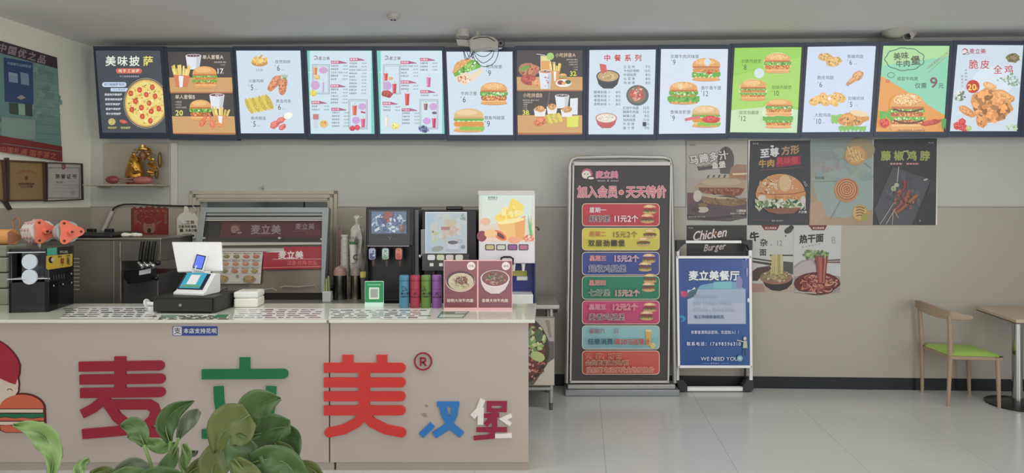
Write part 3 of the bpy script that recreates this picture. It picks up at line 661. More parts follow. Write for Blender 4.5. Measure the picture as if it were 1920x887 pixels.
# raised letters
def ribbon(pts, w, cap0=False, cap1=False):
    P = [Vector((p[0], p[1])) for p in pts]; n = len(P); L = []; R = []
    for i in range(n):
        d0 = (P[i]-P[i-1]).normalized() if i else (P[1]-P[0]).normalized()
        d1 = (P[i+1]-P[i]).normalized() if i < n-1 else d0
        if i == 0: d0 = d1
        t = (d0+d1).normalized(); nn = Vector((-t.y, t.x)); k = 1/max(.5, nn.dot(Vector((-d1.y, d1.x))))
        L.append(P[i]+nn*w/2*k); R.append(P[i]-nn*w/2*k)
    out = list(L)
    if cap1:
        d = (P[-1]-P[-2]).normalized(); a0 = math.atan2(d.x, -d.y)
        for j in range(1, 8):
            t = math.atan2(d.x, -d.y)-math.pi*j/8+0
            out.append(P[-1]+Vector((math.cos(math.atan2(L[-1].y-P[-1].y, L[-1].x-P[-1].x)-math.pi*j/8), math.sin(math.atan2(L[-1].y-P[-1].y, L[-1].x-P[-1].x)-math.pi*j/8)))*w/2)
    out += R[::-1]
    if cap0:
        b0 = math.atan2(R[0].y-P[0].y, R[0].x-P[0].x)
        for j in range(1, 8): out.append(P[0]+Vector((math.cos(b0-math.pi*j/8), math.sin(b0-math.pi*j/8)))*w/2)
    return [(p.x, p.y) for p in out]
def letter(name, label, strokes, mat, x0, y0, k, th=.014):
    b = MB()
    for i, st in enumerate(strokes):
        pts = st if isinstance(st, list) else ribbon(*st)
        slab(b, CPL, [(x0+x/k, y0+y/k) for x, y in pts], -.001, th+i*.00012)
    o = b.build(name, mat, ctr, world=True, smooth=0)
    if label: o['label'] = label
    return o
dred = M('letter_dark_red', (122,22,38), .35, noise=.02); lgreen = M('letter_green', (0,90,50), .35, noise=.02); lred = M('letter_red', (172,44,42), .35, noise=.02)
lblue = M('letter_blue', (40,98,156), .35, noise=.02); lmar = M('letter_maroon', (122,24,56), .35, noise=.02); lwh = M('letter_bare_white', (196,190,186), .5)
letter('sign_letter', 'dark red raised letter', [([(407,344),(815,338)],50,False,True), ([(411,410),(820,405)],50,False,True), ([(414,478),(820,473)],50,False,True), ([(616,292),(616,480)],56),
  ([(423,584),(480,555),(545,500)],48), ([(530,498),(600,600),(665,650),(740,675),(825,678)],50), ([(560,536),(760,536),(786,550),(795,575),(785,610),(745,645),(665,665),(560,675),(425,686)],50)], dred, 0, 560, 2.712)
letter('sign_letter', 'green raised letter', [([(380,297),(380,360)],52), ([(163,383),(575,380)],50,False,True), ([(246,444),(250,520),(262,590),(285,670)],48), ([(514,444),(510,530),(498,600),(470,670)],50), ([(163,685),(560,680)],48,False,True)], lgreen, 320, 560, 2.712)
letter('sign_letter', 'bright red raised letter across the panel joint', [([(53,315),(468,315)],53,False,True), ([(53,394),(468,394)],52,False,True), ([(53,469),(468,469)],52,False,True), ([(53,545),(468,545)],52,False,True),
  ([(182,245),(182,295)],58), ([(366,245),(366,295)],56), ([(271,320),(271,590)],58), ([(278,560),(230,612),(160,648),(82,664)],52,False,True), ([(264,560),(315,612),(390,648),(472,664)],52,False,True)], lred, 590, 580, 2.889)
letter('sign_letter', 'blue raised letter with two dots missing', [([(577,682),(640,622)],34), ([(664,512),(783,512)],28), ([(690,505),(705,570),(740,630),(798,678)],38), ([(764,505),(755,570),(725,630),(648,680)],38)], lblue, 590, 580, 2.889, .012)
letter('sign_letter', 'maroon raised letter with some strokes bare white', [([(932,508),(1042,508)],24), ([(945,500),(945,555)],26), ([(1028,500),(1028,555)],26), ([(932,545),(1040,545)],18), ([(918,575),(1000,572)],22), ([(975,550),(975,660)],28), ([(965,585),(925,625)],26), ([(877,650),(1042,650)],24), ([(862,696),(975,686)],22), ([(962,655),(962,690)],30)], lmar, 590, 580, 2.889, .011)
for st in ([([(910,488),(888,545),(855,580)],30), ([(902,530),(898,622)],32)], [([(1066,572),(1020,592),(1062,622)],22)], [([(978,683),(1068,681)],24)]):
    letter('letter_stroke', 'bare white stroke of the last letter', st, lwh, 590, 580, 2.889, .0125)
for (x, y, r) in ((605, 522, 8), (592, 572, 12)):
    b = MB(); slab(b, CPL, [(590+(x-r*1.6)/2.889, 580+(y-r*.5)/2.889), (590+(x+r*.4)/2.889, 580+(y-r)/2.889), (590+(x+r*1.7)/2.889, 580+(y+r*.6)/2.889), (590+(x)/2.889, 580+(y+r)/2.889)], 0, .0015)
    b.build('glue_mark', M('glue_brown', (128,112,98), .8), ctr, world=True, smooth=0)
a = Art(CPL, 'p', .012); a.crop(590,580,2.889); rg = []
ring = MB(); N = 28
for i in range(N):
    t0_, t1_ = 2*math.pi*i/N, 2*math.pi*(i+1)/N
    slab(ring, CPL, [(590+(588+math.cos(t)*r)/2.889, 580+(281+math.sin(t)*r)/2.889) for t, r in ((t0_, 49), (t1_, 49), (t1_, 42), (t0_, 42))], 0, .01)
for st in (([(575,260),(575,306)],7), ([(575,263),(595,263),(602,271),(602,278),(594,285),(577,285)],7), ([(588,285),(604,306)],7)):
    slab(ring, CPL, [(590+x/2.889, 580+y/2.889) for x, y in ribbon(*st)], 0, .01)
o = ring.build('registered_mark', dred, ctr, world=True, smooth=0)
# emblem: red-haired head with a burger
def emb(name, polys, mat, th, label=None):
    b = MB()
    for i, p in enumerate(polys): slab(b, CPL, [(x/4.436, 630+y/4.436) for x, y in p], 0, th+i*.0001)
    o = b.build(name, mat, ctr, world=True, smooth=0)
    if label: o['label'] = label
def arc(cx, cy, rx, ry, a0, a1, n=20): return [(cx+math.cos(math.radians(a0+(a1-a0)*i/n))*rx, cy+math.sin(math.radians(a0+(a1-a0)*i/n))*ry) for i in range(n+1)]
outl = M('emblem_outline', (72,18,24), .35); skin = M('emblem_cream', (178,164,148), .4); hair = M('emblem_red', (132,30,44), .35)
bunm = M('emblem_bun', (168,82,60), .4); egr = M('emblem_green', (22,84,62), .4)
hairp = [(-380,250),(-350,120),(-270,40),(-160,5),(-60,15),(0,42),(60,80),(110,130),(150,185),(172,240),(168,310),(142,398),(95,385),(50,365),(0,342),(-120,300),(-260,320),(-380,380)]
def grow(p, d):
    cx = sum(q[0] for q in p)/len(p); cy = sum(q[1] for q in p)/len(p)
    return [(x+(x-cx)/max(1, math.hypot(x-cx, y-cy))*d, y+(y-cy)/max(1, math.hypot(x-cx, y-cy))*d) for x, y in p]
emb('emblem_outline', [grow(hairp, 5), arc(-130,400,300,230,0,360,30), arc(110,445,57,50,0,360,18), grow(arc(190,600,188,122,180,360)+[(385,780),(-5,780)], 6), grow([(0,740),(385,740),(370,775),(330,800),(60,800),(15,780)],6)], outl, .009)
emb('emblem_face', [arc(-130,400,293,223,0,360,30), arc(110,445,50,43,0,360,18)], skin, .0105)
emb('emblem_hair', [hairp], hair, .0125)
emb('emblem_ear_line', [ribbon([(70,447),(82,437),(98,435),(115,447)],5)], outl, .0118)
emb('emblem_bun', [arc(190,598,182,114,180,360), [(12,742),(70,735),(150,750),(230,735),(300,748),(375,742),(365,775),(330,795),(60,795),(20,775)], [(0,678),(60,672),(130,682),(200,674),(275,684),(375,674),(375,698),(0,698)]], bunm, .012)
emb('emblem_burger_layer', [R4(0,606,368,632), R4(0,708,376,734)], skin, .0122)
emb('emblem_lettuce', [[(0,642),(376,640),(378,676),(330,670),(270,682),(200,670),(130,680),(70,668),(0,672)]], egr, .0124)
# small sticker: blue notice with white symbol
t = thing('counter_sticker', 'small blue sticker with white square symbol stuck on counter front near its top', 'sticker', CPL.hit(367, 632))
b = MB(); slab(b, CPL, RR(322.5,610.5,409.5,630.5,3), 0, .0012); b.build('sticker_back', M('sticker_edge', (150,146,150), .4), t, world=True, smooth=0)
a = Art(CPL, 'p', .0013); a.rrect(323.5,611.5,408.5,629.5,2.5,(44,58,140)); a.rrect(325,612.5,341,628.5,2,(205,202,205)); a.text('支',333,620.5,13,(50,56,90),.02,anchor='c'); a.text('本店支持花呗',375.5,620.5,10.2,(225,228,240),.02,anchor='c',sp=.3)
a.build('printed_face', t, PAPER())
# menu sheets lying under the glass edge of the worktop
def flat_sheet(name, label, pts, draw):
    pl = Plane((0, 0, CT), (0, 0, 1)); c = pl.hit(sum(p[0] for p in pts)/4, sum(p[1] for p in pts)/4)
    t = thing(name, label, 'menu sheet', c, 0, 'menu sheets laid flat on the counter'); b = MB(); b.prism([pl.hit(*p)+Vector((0,0,.0002)) for p in pts], (0, 0, .0006)); b.build('sheet', M('sheet_white', (206,206,196), .3), t, world=True, smooth=0)
    a = Art(pl, 'p', .0009, 2e-5); draw(a); a.build('printed_face', t, GLOSSY())
def rows(x0, x1, cols, y0=576, y1=596, g=False):
    def d(a):
        random.seed(int(x0))
        for r in range(5):
            y = y0+(y1-y0)*r/5+1.5; x = x0+4+random.uniform(0, 8)
            while x < x1-12:
                w_ = random.uniform(6, 22)
                a.poly([(x, y), (x+w_, y+random.uniform(-.5,.5)), (x+w_+2, y+1.5), (x-2, y+1.6)], random.choice(cols)); x += w_+random.uniform(3, 12)
    return d
gcol = [(96,92,82),(130,126,112),(150,140,120),(110,120,100),(84,84,78)]
flat_sheet('counter_menu', 'white menu sheet flat on counter between sealing machine and cash drawer', [(112,597),(286,597),(292,575),(150,575)], rows(112,286,gcol,577,595))
flat_sheet('counter_menu', 'menu sheet with green patches flat on counter in front of the cash drawer', [(288,598.5),(425,598.5),(432,589.5),(294,589.5)], lambda a: (rows(292,424,gcol,590,598)(a), a.poly([(300,596),(312,591),(335,591),(326,596)],(130,176,144)), a.poly([(400,594),(408,590),(430,590),(424,596),(398,596)],(70,150,96))))
flat_sheet('counter_menu', 'printed menu sheet flat on counter right of the white box', [(436,598),(608,598),(608,578),(442,578)], rows(436,608,gcol,579,597))
flat_sheet('counter_menu', 'printed menu sheet flat on counter below the green stand and bottles', [(616,598),(800,598),(808,579),(618,579)], rows(616,800,[(110,130,104),(150,150,128),(96,96,84),(128,150,120)],580,597))
flat_sheet('counter_menu', 'green bordered white card flat on counter before the red table sign', [(818,597),(869,597),(881,584),(828,584)], lambda a: (a.poly([(818,597),(869,597),(881,584),(828,584)],(86,146,112)), a.poly([(822,595),(866,595),(872,590),(827,590)],(206,216,200)), a.poly([(852,588),(872,588),(875,585.5),(855,585.5)],(196,206,190))))
# ---------------- cash drawer and terminal
blk = M('black_plastic', (26,27,24), .45); wht = M('terminal_white', (206,212,198), .35); blk2 = M('glossy_black', (20,21,24), .2); steel = M('brushed_steel', (176,174,168), .38, .6, noise=.1, nscale=30); chrome = M('chrome', (190,190,190), .12, 1)
x_, Y_ = XX(346, 4.19), 4.14
dr = thing('cash_drawer', 'black cash drawer on the counter under the white terminal', 'cash drawer', (x_, Y_, CT), -.04)
b = MB(); b.box(-.19, .22, .012, .34, .008, .105); b.build('housing', blk, dr, bevel=.004)
b = MB(); b.box(-.18, .205, 0, .012, .014, .09); b.build('drawer_front', M('drawer_black', (36,36,31), .5), dr, bevel=.002)
b = MB(); b.cyl((.0,-.006,.055),(.0,.002,.055),.009,seg=12); b.build('lock', steel, dr)
for x, y in ((-.16,.04),(.19,.04),(-.16,.3),(.19,.3)): b = MB(); b.cyl((x,y,0),(x,y,.01),.012,seg=10); b.build('foot', blk2, dr)
z0 = CT+.105
pt = thing('payment_terminal', 'white payment terminal with tilted screen back and teal card on the cash drawer', 'terminal', (XX(372, 4.3), 4.27, z0), -.2)
s_ = .001
b = MB(); b.prism([(-.128,-.06,0),(-.128,.12,0),(-.128,.12,.13),(-.128,.06,.135),(-.128,-.035,.03),(-.128,-.06,.02)], (.225,0,0)); b.build('base', wht, pt, bevel=.006)
b = MB(); b.box(-.085,.03,.06,.11,.12,.146); b.build('neck', wht, pt, bevel=.006)
# teal card on the slanted face
n_ = Vector((0,-.105,.095)).normalized(); o1 = Vector((-.01,.0125,.09))
mm = Mof(pt)
cp = Plane(mm @ Vector((0,.0125,.09)), mm.to_3x3() @ n_)
def slant(lx, lz):   # local x, distance up the slope
    d = Vector((0,.095,.105)).normalized(); return Vector((lx,-.035,.03))+d*lz
b = MB(); P = [slant(-.12,.008), slant(.07,.008), slant(.07,.135), slant(-.12,.135)]; b.prism(P, n_*.004); b.build('screen_bezel', M('navy_glass', (16,30,48), .15), pt, smooth=0)
b = MB(); P = [slant(-.108,.015), slant(.045,.015), slant(.045,.14), slant(-.108,.14)]; b.prism([p+n_*.0042 for p in P], n_*.002); b.build('teal_card', M('teal_card', (44,142,166), .4), pt, smooth=0)
b = MB(); P = [slant(-.068,.045), slant(.003,.045), slant(.003,.122), slant(-.068,.122)]; b.prism([p+n_*.0065 for p in P], n_*.001); b.build('white_square', M('card_white', (214,216,206), .5), pt, smooth=0)
b = MB(); P = [slant(-.1,.024), slant(.045,.024), slant(.03,.04), slant(-.085,.04)]; b.prism([p+n_*.0065 for p in P], n_*.001); b.build('green_strip', M('strip_green', (86,130,92), .5), pt, smooth=0)
# customer display
b = MB(); Rm = Matrix.Translation((-.03,.055,.15)) @ Matrix.Rotation(math.radians(9),4,'Y') @ Matrix.Rotation(math.radians(-14),4,'X')
b.box(-.046,.046,-.012,.008,0,.115, m=Rm); b.build('small_display', wht, pt, bevel=.008)
b = MB(); b.box(-.037,.037,-.0125,-.011,.012,.108, m=Rm); b.build('display_bezel', M('display_black',(24,26,44),.2), pt, bevel=.004)
b = MB(); b.box(-.03,.03,-.0135,-.0125,.019,.101, m=Rm); b.build('display_screen', M('blue_screen', (60,80,180), .3, emit=(82,104,214), es=.8), pt, smooth=0)
# tablet back
b = MB(); TP = [W(332,510,4.42), W(417,508,4.40), W(415,453,4.52), W(321,453,4.54)]; nn = (TP[1]-TP[0]).cross(TP[3]-TP[0]).normalized()
if nn.y > 0: nn = -nn
b.prism([p for p in TP], nn*-.018); b.build('tablet', wht, pt, world=True, bevel=.008, seg=3)
b = MB(); c0 = (TP[0]+TP[1]+TP[2]+TP[3])/4+nn*.0; b.tube([c0, c0+Vector((-.0,-.02,-.06)), Vector((XX(372,4.33),4.33,z0+.17))], .022, 10); b.build('tablet_arm', wht, pt, world=True)
b = MB(); b.tube([W(411,548,4.36), W(420,542,4.36), W(427,541,4.38), W(424,543,4.42)], .0025, 6); b.build('cable', blk, pt, world=True)
# roll of tape beside the drawer, white box
b = MB(); Yr = 4.32
tr = thing('paper_roll', 'white disc on a short white spool at left side of the cash drawer', 'roll', (XX(276,Yr), Yr, CT))
q = Vector((XX(276,Yr), Yr, CT+.036)); b.lathe([(.012,-.006),(.032,-.006),(.034,0),(.032,.006),(.012,.006)], m=Matrix.Translation(q) @ Matrix.Rotation(math.radians(70),4,'Y')); b.build('disc', wht, tr, world=True)
b = MB(); b.cyl(q, q+Vector((.062,-.0,-.004)), .013, .015, 12); b.cyl(q+Vector((.03,0,-.018)), q+Vector((.03,0,-.036)), .02, .024, 12); b.build('spool', wht, tr, world=True)
t = thing('white_box', 'small white box with recessed lid beside the cash drawer', 'box', (XX(456,4.38)+.026, 4.36, CT), .08)
b = MB(); b.box(-.085,.075,.01,.17,0,.0638); b.build('body', M('box_white', (202,200,184), .45), t, bevel=.012, seg=3)
b = MB(); b.box(-.086,.076,.009,.171,.064,.108); b.build('lid', M('box_white2', (206,204,190), .45), t, bevel=.012, seg=3)
b = MB(); b.box(-.05,.04,.04,.13,.108,.113); b.build('lid_inset', M('box_shadow', (176,172,156), .5), t, bevel=.004)
# green code stand (the code itself is left blank)
t = thing('payment_stand', 'green acrylic payment card stand beside the black cola dispenser', 'card stand', (XX(700,4.42), 4.42, CT), 0)
gp = Plane((0,4.42,CT), Vector((0,-1,.12)))
b = MB(); slab(b, gp, RR(684,527,719.5,575,2), -.004, 0); b.build('plate', M('acrylic_pale', (170,206,184), .2), t, world=True, smooth=0)
b = MB(); slab(b, gp, R4(684,569,719,575.5), -.06, .012); b.build('foot', M('acrylic_pale', (170,206,184), .2), t, world=True, bevel=.002)
a = Art(gp, 'p', .0006); a.rrect(684.5,528,719,567,2,(30,140,78)); a.rect(689,533,714,535,(110,190,140)); a.rrect(692,539,711,561,1,(206,222,196)); a.rect(694.5,542,708.5,558,(150,158,146)); a.text('推荐使用微信支付',702,572,4,(90,130,110),.02,anchor='c')
a.build('printed_face', t, PAPER())
# four tumblers
fk = thing('tumbler', 'blue tumbler with printed badge, leftmost of the four on the counter', 'tumbler', (XX(758,4.38), 4.38, CT), 0, 'row of coloured tumblers on the counter')
cols4 = [(64,112,138), (140,44,62), (82,114,50), (116,74,132)]
labs4 = [None, 'crimson tumbler, second from left in the row of four on the counter', 'olive green tumbler in the row of four on the counter', 'purple tumbler, rightmost of the four on the counter']
hT = 60.5*4.38/1200
for i, cx_ in enumerate((758, 778.5, 798.8, 819.2)):
    t = fk if i == 0 else thing('tumbler', labs4[i], 'tumbler', (XX(cx_,4.38), 4.38, CT), 0, 'row of coloured tumblers on the counter')
    cm = M('tumbler_paint%d' % i, cols4[i], .35); r = .0345
    b = MB(); b.lathe([(r*.9,0),(r,.006),(r,hT-.038)], seg=24); b.build('body', cm, t)
    b = MB(); b.lathe([(r*.97,hT-.036),(r,hT-.034),(r,hT-.006),(r*.9,hT)], seg=24); b.build('cap', cm, t)
    b = MB(); b.lathe([(r*.94,hT-.038),(r*.94,hT-.036)], seg=24); b.lathe([(r*1.003,hT-.094),(r*1.003,hT-.0925)], seg=24) if i in (1, 3) else None; b.build('seam', blk2, t)
    a = Art(PY(4.38-.0345), 'p', .0006)
    if i in (0, 2):
        badge(a, cx_+(-1 if i == 0 else -6), 541, .55, (24,26,36), cols4[i], (24,26,36)); a.text('麦立美',cx_+1,551,5,(24,26,36),.03,anchor='c'); a.text('汉堡餐厅',cx_,556.5,3.5,(24,26,36),.03,anchor='c')
    else:
        a.text('大',cx_,551,7.5,(30,24,40),.05,anchor='c'); a.text('麦立美汉堡',cx_,557.5,3.2,(60,40,60),.03,anchor='c')
    R_ = .0352; cc = XX(cx_,4.38)
    a.v = [Vector((v.x, 4.38-math.sqrt(max(0, R_**2-(v.x-cc)**2))-(4.38-.0345-v.y)*0, v.z)) for v in a.v]
    a.build('print', t, PAPER())
# table sign of two noodle adverts
t = thing('noodle_table_sign', 'maroon standing table sign with two bowls of beef noodles on the counter', 'table sign', (XX(896,4.3), 4.3, CT), 0)
sp = Plane((0,4.282,CT), Vector((0,-1,.08)))
b = MB(); slab(b, sp, R4(832,487.5,960.5,581), -.003, 0); b.build('board', M('sign_pink_edge', (206,150,150), .3), t, world=True, smooth=0)
b = MB(); b.box(XX(832,4.3), XX(960.5,4.3), 4.29, 4.36, CT+.001, CT+.004); b.build('foot', M('sign_foot', (206,130,130), .3), t, world=True, smooth=0)
a = Art(sp, 'p', .0006); a.crop(820,470,5.912)
for x0, x1, pr in ((78,440,'17元'), (457,825,'18元')):
    a.poly([(x0,115),(x1,115),(x1,632),(x0,632)], None, [(132,72,84),(132,66,74),(120,50,66),(112,52,62)])
    cxx = (x0+x1)/2; a.ell(x1-65,170,46,46,(226,206,206)); a.text(pr,x1-65,172,30,(120,60,70),.02,anchor='c')
random.seed(3)
a.ell(255,340,162,118,(200,180,150),n=26); a.ell(255,332,158,110,(76,40,46),n=26); a.ell(262,345,142,98,(196,176,148)); noodles(a,262,345,130,88,[(222,206,176),(180,160,120),(206,190,150),(130,120,70)],70,5); a.specks(268,325,70,40,[(110,50,44),(140,70,60),(80,50,40)],34,13)
a.poly([(478,300),(800,300),(790,360),(750,430),(690,475),(600,478),(530,440),(490,370)],(206,186,186)); a.ell(640,310,162,96,(216,196,196),n=26); a.ell(640,306,148,86,(120,60,62),n=26); noodles(a,640,310,130,72,[(200,160,140),(160,90,80),(120,80,60),(210,180,160)],60,5); a.specks(645,300,110,55,[(110,40,40),(170,90,80),(90,100,60),(60,110,70)],50,12)
a.text('秘制大块牛肉面',255,552,42,(226,206,196),.02,anchor='c'); a.text('香辣大块牛肉面',640,552,42,(226,206,196),.02,anchor='c')
a.build('printed_face', t, GLOSSY())
# ---------------- cup sealing machine
B0 = Vector((XX(92,4.2), 4.2, CT)); ra = math.radians(11)
t = thing('cup_sealing_machine', 'black cup sealing machine with yellow label panel and orange reels at counter left', 'cup sealer', B0, ra)
hS = ZZ(466,4.2)-CT
b = MB(); b.box(-.235,0,.11,.34,0,hS); b.box(-.235,-.215,0,.12,0,hS); b.box(-.03,0,0,.12,0,hS); b.box(-.235,0,0,.12,0,.2); b.box(-.235,0,0,.12,hS-.02,hS); b.build('housing', blk2, t, bevel=.005)
for nm, zz in (('upper_tray', hS-.022), ('lower_tray', ZZ(522,4.19)-CT)):
    b = MB(); b.box(-.238,-.005,-.012,.1,zz-.004,zz+.002); b.build(nm, M('pale_metal', (170,172,176), .3), t, bevel=.001)
b = MB(); b.box(-.2,-.05,.085,.112,.215,hS-.03); b.build('window_panel', M('grey_window', (92,94,98), .2), t, smooth=0)
dm = M('disc_pale', (176,184,194), .4)
for py in (491, 519.5):
    b = MB(); q = W(54.5,py,4.165); b.cyl(q, q+Vector((0,.012,0)), .049, seg=24); b.build('pale_disc', dm, t, world=True)
sd = rot_plane(t, 0, 0, 1, 0)
b = MB(); slab(b, sd, [(88,505),(133.5,499),(134.5,463),(85,468)], 0, .003); b.build('control_panel', M('panel_black', (26,24,26), .4), t, world=True, smooth=0)
a = Art(sd, 'p', .0034); a.crop(0,390,4.225); a.poly([(362,380),(570,362),(570,450),(562,462),(375,490),(360,478)],(214,180,50)); a.poly([(368,320),(448,312),(448,370),(368,378)],(70,176,150)); a.ell(400,412,20,26,(30,26,26)); a.ell(412,410,12,17,(206,200,180))
a.text('封口机',500,348,22,(206,206,196),.02,anchor='c'); a.text('温度',468,385,15,(60,50,20),.02,anchor='c'); a.text('计数',535,378,15,(60,50,20),.02,anchor='c'); a.rect(476,400,500,440,(110,50,24)); a.rect(524,392,545,445,(140,110,30)); a.text('8',488,420,34,(206,70,40),.02,anchor='c'); a.text('8',534,420,34,(90,60,20),.02,anchor='c')
a.text('关',488,450,12,(60,50,20),.02,anchor='c'); a.text('开',540,448,12,(60,50,20),.02,anchor='c')
for x in range(5): a.poly([(415+x*20,535-x*3),(421+x*20,534-x*3),(425+x*20,565-x*3),(419+x*20,566-x*3)],(80,80,84))
for x,y in ((382,560),(418,616),(492,604),(560,592),(558,520)): a.ell(x,y,6,8,(170,170,168),n=8)
a.build('printed_face', t, GLOSSY())
# reels
orm = M('reel_orange', (206,100,78), .4); axd = Vector((.85,-.5,.02)).normalized(); film = M('film_white', (190,180,178), .3); clearf = M('film_grey', (140,150,144), .2)
zr = CT+hS+.115
def reel(px, Y, s, py=434):
    c = W(px, py, Y); e1 = Vector((0,0,1)); e2 = axd.cross(e1).normalized(); e1 = e2.cross(axd).normalized(); pts = []
    for i in range(36):
        th = 2*math.pi*i/36; sgn = 1 if e2.x < 0 else -1; r = s*(.74+.2*math.cos(3*th)+.03*math.cos(6*th)); pts.append(c+e1*math.sin(th)*r*.98-e2*math.cos(th)*r*sgn)
    return c, pts
b = MB(); cA = W(20,438,4.42); cB = W(150,438,4.28)
c1, p1 = reel(84,4.35,.098); c2, p2 = reel(130,4.3,.095,435)
b.cyl(c1-axd*.235, c2+axd*.03, .007, seg=10); q = c1-axd*.07; b.cyl(q, Vector((q.x,q.y,CT+hS)), .012, seg=10); b.build('axle', steel, t, world=True)
for c, P in ((c1, p1), (c2, p2)):
    b = MB(); b.prism(P, axd*.008); b.cyl(c, c+axd*.035, .024, .018, 14); b.build('reel', orm, t, world=True, bevel=.002)
    h_ = MB(); h_.cyl(c+axd*.034, c+axd*.04, .008, seg=10); h_.build('reel_hole', M('reel_dark', (70,30,24), .5), t, world=True)
    for p in P[::12]: h_ = MB(); h_.cyl(c+(p-c)*.75+axd*.007, c+(p-c)*.75+axd*.009, .009, seg=8); h_.build('reel_hole', M('reel_dark'), t, world=True)
b = MB(); m0 = c1-axd*.02; b.cyl(m0, m0-axd*.15, .074, .074, 20); b.cyl(m0-axd*.15, m0-axd*.185, .074, .05, 20); b.cyl(m0-axd*.185, m0-axd*.21, .05, .02, 20); b.build('film_roll', film, t, world=True)
r_ = MB()
for k in range(9):
    th = k*.7
    e1 = Vector((0,0,1)); e2 = axd.cross(e1)
    for j in range(3):
        p = m0-axd*(.04+j*.045)+(e1*math.cos(th)+e2*math.sin(th))*.0745; r_.ball(p, .012, .012, .012, 6, 4)
r_.build('film_print', M('film_rose', (166,130,134), .4), t, world=True)
b = MB(); b.cyl(c2-axd*.012, c2-axd*.075, .072, .068, 18); b.build('film_roll', clearf, t, world=True)
b = MB(); b.prism(reel(25,4.42,.055,446)[1], axd*.008); b.tube([W(26,428,4.4), W(24,414,4.4), W(31,406,4.4), W(38,414,4.4), W(37,428,4.4)], .006, 8); b.build('rear_reel', M('reel_brown', (130,84,60), .5), t, world=True)
# left edge: stacked sleeves of cups with a gold roll on top
t = thing('cup_sleeve_stack', 'grey stacked sleeves at the left picture edge behind the cup sealing machine', 'stacked sleeves', (XX(-24,4.47), 4.5, CT))
for k in range(4):
    b = MB(); z0_, z1_ = [(0,.115),(.12,.225),(.23,.335),(.34,.42)][k]
    b.box(-.2,.135,-.02-.004*k,.16,z0_,z1_); b.build('sleeve', M('sleeve_grey', (122,128,116), .35, noise=.2, nscale=20), t, bevel=.012, seg=3)
t2 = thing('gold_film_roll', 'golden foil roll lying on the grey sleeves at the left picture edge', 'roll', (XX(-24,4.47), 4.54, CT+.42))
b = MB(); b.cyl((-.2,0,.055),(.13,0,.055),.055,seg=20); b.build('foil', M('gold_foil', (196,138,84), .35), t2)
b = MB(); b.cyl((-.21,0,.055),(.14,0,.055),.02,seg=14); b.build('core', M('core_brown', (100,70,52), .6), t2)
# ---------------- steel table behind the counter
Y0, Y1 = 5.05, 5.62; xl, xr = -2.70, .375
t = thing('steel_table', 'long stainless steel work table behind the counter carrying the drink machines', 'table', (-1.2, 5.3, 0))
b = MB(); b.box(xl, xr, Y0, Y1, TT-.035, TT); b.build('tabletop', steel, t, world=True, bevel=.006)
b = MB(); b.prism([(xr-.001, Y0, TT-.035), (xr-.001, Y1, TT-.035), (xr-.001, Y1, TT-.16), (xr-.001, Y1-.25, TT-.12), (xr-.001, Y0+.05, TT-.07)], (-.012, 0, 0)); b.build('side_apron', steel, t, world=True, smooth=0)
b = MB(); b.box(xl+.05, xr-.05, Y0+.02, Y1-.04, .16, .185); b.build('lower_shelf', steel, t, world=True, bevel=.004)
for x in (xl+.08, -1.2, XX(1033,5.08)):
    for y in (Y0+.04, Y1-.06):
        b = MB(); b.cyl((x,y,.06),(x,y,TT-.035),.019,seg=14); lg = b.build('leg', steel, t, world=True)
        b = MB(); b.cyl((x,y,0),(x,y,.06),.014,.018,12); b.build('adjustable_foot', M('foot_grey', (120,120,120), .4, 1), t, world=True)
# hanging noodle poster on the table's front
pl = PY(5.035)
t = thing('noodle_poster', 'noodle bowl poster hanging below the steel table at the counter end', 'poster', pl.hit(1000, 722))
b = MB(); slab(b, pl, R4(900,594,1039.5,723), -.008, 0); b.build('board', M('poster_back', (150,145,135), .5), t, world=True, smooth=0)
a = Art(pl, 'p', .0006); a.rect(900,594.5,1039,722.5,(88,76,72)); a.poly([(1000,596),(1039,596),(1039,640),(1030,640),(1015,612)],(160,150,140)); a.poly([(1028,680),(1039,672),(1039,722),(1000,722)],(188,178,162)); a.poly([(1022,600),(1030,600),(1034,632),(1030,634)],(130,112,100)); random.seed(5)
a.ell(968,656,62,66,(44,30,26),n=30); a.ell(966,656,56,60,(98,40,34),n=28); noodles(a,966,668,48,46,[(170,110,100),(196,150,140),(130,50,44),(90,40,34)],90,1.6)
a.specks(1004,640,18,30,[(140,166,90),(170,186,110),(96,140,80),(200,200,150)],44,5); a.specks(1006,690,16,22,[(180,90,80),(120,40,36),(206,150,130)],30,4); a.ell(1010,628,8,12,(70,90,50)); a.ell(1008,668,14,9,(176,190,110),20)
a.build('printed_face', t, GLOSSY())
# ---------------- warming display cabinet in the serving window
u0, u1 = 5.30, 5.44; qa = W(490,548.6,u0); qb = W(490,390,u1); v = (qb-qa).normalized(); DP = Plane(qa, Vector((0,-v.z,v.y)))
t = thing('warming_cabinet', 'aluminium framed slanted warming cabinet in the serving window behind the counter', 'display cabinet', (XX(490,5.4), 5.45, TT))
alu = M('aluminium', (150,154,154), .35, .9, noise=.05); alud = M('aluminium_pale', (196,190,182), .3, .3)
zb = qa.z
b = MB(); P = [DP.hit(*p)-DP.n*.02 for p in ((372,548),(607,548),(617,391),(381,391))]; Q = [Vector((p.x*(1.0+.02), 5.56, p.z)) for p in P]; b.hexa(Q, P); b.build('body', M('cabinet_steel', (128,122,114), .4, .6), t, world=True, smooth=0)
b = MB(); b.box(XX(374,5.33), XX(606,5.33), 5.32, 5.75, TT, zb); b.build('plinth', M('dark_gap', (24,20,20), .6), t, world=True, smooth=0)  # solid dark block standing for the shaded gap under the cabinet
b = MB()
